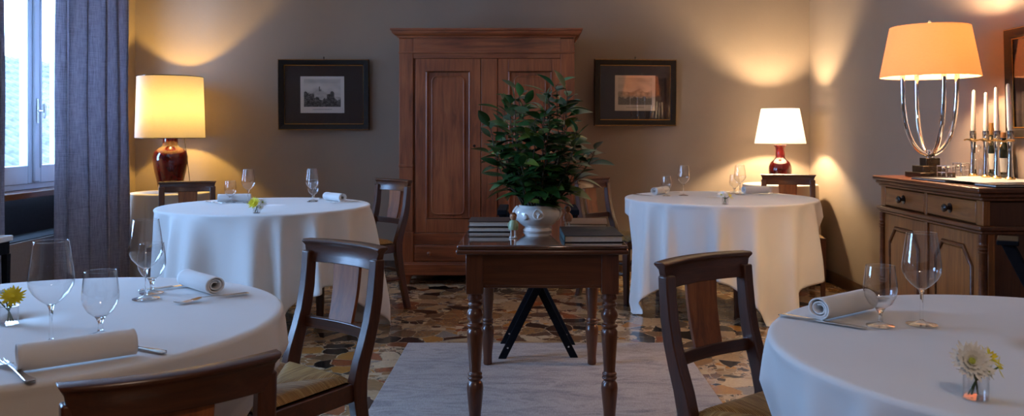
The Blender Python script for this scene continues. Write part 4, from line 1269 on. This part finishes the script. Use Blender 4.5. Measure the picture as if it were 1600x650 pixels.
def place(kind, label, loc, rz=0, group=None, scale=1.0):
    if kind not in SRC:
        if kind == 'wine': o = make_glass('wine_glass', 'wine glass', label, WINE['bowl'], WINE['stem'], .034)
        elif kind == 'water': o = make_glass('water_glass', 'water glass', label, WATER['bowl'], WATER['stem'], .031)
        elif kind == 'napkin': o = make_napkin(label)
        elif kind == 'knife': o = make_knife(label)
        elif kind == 'fork': o = make_fork(label)
        SRC[kind] = o
        o.location = loc; o.rotation_euler = (0, 0, rz); o.scale = (scale,) * 3
        if group: o['group'] = group
        return o
    return dup(SRC[kind], label, loc, rz, scale, group)
def make_napkin(label):
    # a linen strip rolled up along local x
    Ln, T = .20, .0032
    path = []
    turns = 2.6; n = 80
    for i in range(n + 1):
        u = i / n; th = -PI / 2 - turns * 2 * PI * (1 - u); r = .009 + .0185 * u
        path.append(Vector((0, r * math.cos(th) * 1.12, r * math.sin(th) * .96)))
    end = path[-1]
    zmin = min(p.z for p in path)
    path = [p - Vector((0, 0, zmin - .0022)) for p in path]
    rows_ = []
    for i, p in enumerate(path):
        row = []
        for j in range(25):
            v = j / 24; x = -Ln / 2 + Ln * v
            wob = 1 + .035 * noise.noise((v * 3, i * .02, 2))
            skew = .010 * (i / n - .5) * (1 if v > .5 else -1) * (abs(v - .5) * 2) ** 6
            row.append((x + skew, p.y * wob, p.z * wob + .0))
        rows_.append(row)
    t = thing('napkin_roll', label, 'napkin')
    o = grid_mesh(rows_, 'rolled_linen', M['napkin'], t)
    mm = o.modifiers.new('thickness', 'SOLIDIFY'); mm.thickness = T; mm.offset = 0
    return t
def make_knife(label):
    t = thing('table_knife', label, 'knife')
    secs = []
    for x, w, h in ((0, .004, .003), (.006, .0095, .0055), (.03, .0085, .006), (.07, .0065, .0055), (.09, .0075, .006), (.094, .005, .0045)):
        secs.append([(x, w * math.cos(a), h * .5 + .0008 + h * .5 * math.sin(a)) for a in [k * 2 * PI / 12 for k in range(12)]])
    q = MB(); q.sweep(secs); q.build('handle', M['steel'], t, sharp=60)
    q = MB(); pts = [(.093, -.004), (.10, -.009), (.19, -.010), (.207, -.006), (.212, .002), (.20, .0085), (.12, .008), (.093, .004)]
    q.sweep([[(x, y, .0022) for x, y in pts], [(x, y, .0042) for x, y in pts]]); q.build('blade', M['steel'], t, bevel=.0006)
    return t
def make_fork(label):
    t = thing('table_fork', label, 'fork')
    secs = []
    for x, w, z in ((0, .006, .002), (.01, .0095, .002), (.05, .006, .003), (.10, .0038, .006), (.13, .004, .008)):
        secs.append([(x, -w, z), (x, w, z), (x, w, z + .0025), (x, -w, z + .0025)])
    q = MB(); q.sweep(secs); q.build('handle', M['steel'], t, bevel=.001)
    q = MB()
    q.sweep([[(x, -w, z), (x, w, z), (x, w, z + .002), (x, -w, z + .002)] for x, w, z in ((.128, .004, .008), (.137, .010, .0068), (.15, .0125, .004), (.158, .0128, .003))])
    for k in range(4):
        y = -.0105 + k * .007
        q.sweep([[(x, y - w, z), (x, y + w, z), (x, y + w, z + .002), (x, y - w, z + .002)] for x, w, z in ((.157, .002, .003), (.175, .0018, .001), (.19, .0016, .002), (.202, .0008, .0045))])
    q.build('tines', M['steel'], t, bevel=.0005)
    return t
ZC_ = ZT + .0022
def P(px, py): return on_z(px, py, ZC_)
def heading(p, q): return math.atan2(q.y - p.y, q.x - p.x)
def setting(key, where, wine=None, water=None, nap=None, knife=None, fork=None, s=1.0):
    g = 'place settings on the white tables'
    if wine: place('wine', 'stemmed wine glass ' + where, P(*wine), 0, 'wine glasses on the tables', s)
    if water: place('water', 'short stemmed water glass ' + where, P(*water), 0, 'water glasses on the tables', s)
    if nap:
        a, b_ = P(*nap[:2]), P(*nap[2:4]); m = (a + b_) / 2
        place('napkin', 'rolled white napkin ' + where, m, heading(a, b_), 'rolled napkins', nap[4] if len(nap) > 4 else 1.0)
    if knife:
        a, b_ = P(*knife[:2]), P(*knife[2:4]); place('knife', 'silver table knife ' + where, a, heading(a, b_), 'table knives')
    if fork:
        a, b_ = P(*fork[:2]), P(*fork[2:4]); place('fork', 'silver table fork ' + where, a, heading(a, b_), 'table forks')
setting('A1', 'in front of the foreground chair on the left front table', (80, 538), (157, 524), (43, 579, 194, 556, .98), (258, 553, 120, 530), (50, 598, -20, 555), 1.02)
setting('A2', 'nearest the rush seat chair on the left front table', (228, 467), (237, 458), (285, 445, 346, 464, .93), (216, 456, 300, 446), (388, 459, 305, 471), 1.0)
setting('B1', 'nearest the yellow lamp on the left back table', (388, 316.5), (360, 316.5), (340, 316, 393, 315, .98), (322, 315.5, 352, 318.2), (408, 312.5, 385, 314.5))
setting('B2', 'at the right side of the left back table', (488, 315), (489.5, 313.6), (506, 312, 541, 316, 1.0), (497, 311, 530, 309.5), (560, 315, 515, 318))
setting('C1', 'at the left side of the right back table', (1068, 305.5), (1041, 306), (1017, 305.5, 1045, 301.5, 1.0), (988, 304, 1040, 308.5), (1062, 301, 1030, 302.5))
setting('C2', 'nearest the white lamp on the right back table', (1156, 304), (1147.5, 302.3), (1157, 303, 1203, 301.8, 1.0), (1216, 302.5, 1175, 305), (1136, 301.5, 1165, 299.6))
setting('D1', 'on the right front table', (1440, 507), (1375.5, 509), (1288, 499, 1345, 486, 1.0), (1217, 493, 1352, 514), (1283, 474, 1330, 471))

# ------------------------------------------------------------------ small flower glasses
def flower_head(bm, c, nrm, R, n, layers):
    nrm = nrm.normalized(); s = nrm.orthogonal().normalized(); t2 = nrm.cross(s)
    for l in range(layers):
        k = 1 - l / (layers + .5); el = .1 + .95 * l / layers
        for i in range(n):
            a = 2 * PI * (i + .5 * l) / n + random.uniform(-.1, .1)
            d = (s * math.cos(a) + t2 * math.sin(a)) * math.cos(el) + nrm * math.sin(el)
            add_leaf(bm, c + d * R * .12, d, nrm, R * k * random.uniform(.9, 1.1), R * .15, -.15)
def flower_glass(label, loc, rz, heads, seed, h=.042, r=.019):
    random.seed(seed)
    t = thing('flower_vase', label, 'flowers', loc, rz)
    q = MB(); q.lathe([(0, .003), (r, .003), (r, h)], 28, cap=False); q.lathe([(0, 0), (r + .001, 0), (r + .001, h), (r - .0006, h)], 28, cap=False); q.build('glass', M['glass'], t, sharp=50)
    for (x, y, z, nx, ny, nz, R, mt, n, lay) in heads:
        q = MB(); q.tube([(-x * .35, -y * .35, .006), (0, 0, h * .7), (x, y, z)], .0016, 6); q.build('stem', M['stem_green'], t)
        q = MB(); c = Vector((x, y, z)); flower_head(q.b, c, Vector((nx, ny, nz)), R, n, lay); f = q.build('flower', M[mt], t, sharp=80)
        q = MB(); mt_ = Matrix.Translation(c) @ Vector((nx, ny, nz)).to_track_quat('Z', 'Y').to_matrix().to_4x4()
        q.lathe([(0, R * .05), (R * .2, R * .1), (R * .16, R * .26), (0, R * .33)], 14, mt_); q.build('flower_heart', M['petal_heart'] if mt == 'petal_white' else M['petal_yellow'], f)
    q = MB()
    for k in range(5):
        a = random.uniform(0, 2 * PI); add_leaf(q.b, Vector((0, 0, h * .8)), Vector((math.cos(a), math.sin(a), .7)), Vector((0, 0, 1)), random.uniform(.02, .032), .005, .3)
    q.build('leaves', M['leaf'], t, sharp=80)
    return t
W_, Y_ = 'petal_white', 'petal_yellow'
def fl(px, py): return P(px, py)
flower_glass('little glass with yellow chrysanthemum and white sprig on the left front table', fl(14, 506), 0, [(.012, -.004, .062, .3, -.7, .7, .026, Y_, 18, 4), (-.016, .006, .070, -.3, -.3, 1, .017, W_, 12, 3), (-.03, .0, .06, -.6, -.4, .7, .015, W_, 12, 2), (.0, .012, .075, 0, -.3, 1, .013, W_, 10, 2)], 1)
flower_glass('little glass with yellow and white flowers on the left back table', fl(401, 333), 0, [(-.012, -.004, .055, -.2, -.8, .5, .034, Y_, 18, 4), (.03, .006, .058, .4, -.5, .7, .026, W_, 14, 3), (.022, -.006, .034, .5, -.6, .2, .018, W_, 12, 2)], 2)
flower_glass('little glass with white and pale yellow flowers on the right back table', fl(1133, 319), 0, [(-.022, 0, .055, -.4, -.5, .8, .032, W_, 14, 3), (.028, 0, .05, .6, -.5, .5, .026, Y_, 7, 1), (.0, .01, .06, .1, -.3, 1, .02, W_, 12, 2)], 3)
flower_glass('little glass with white daisy and yellow blossom on the right front table', fl(1525, 622), 0, [(-.012, -.006, .062, -.1, -.9, .55, .032, W_, 24, 4), (.024, .004, .066, .5, -.5, .6, .022, Y_, 7, 2), (.036, -.002, .052, .8, -.5, .2, .018, Y_, 6, 1), (.014, -.01, .048, .4, -.8, .2, .014, W_, 10, 2)], 4)
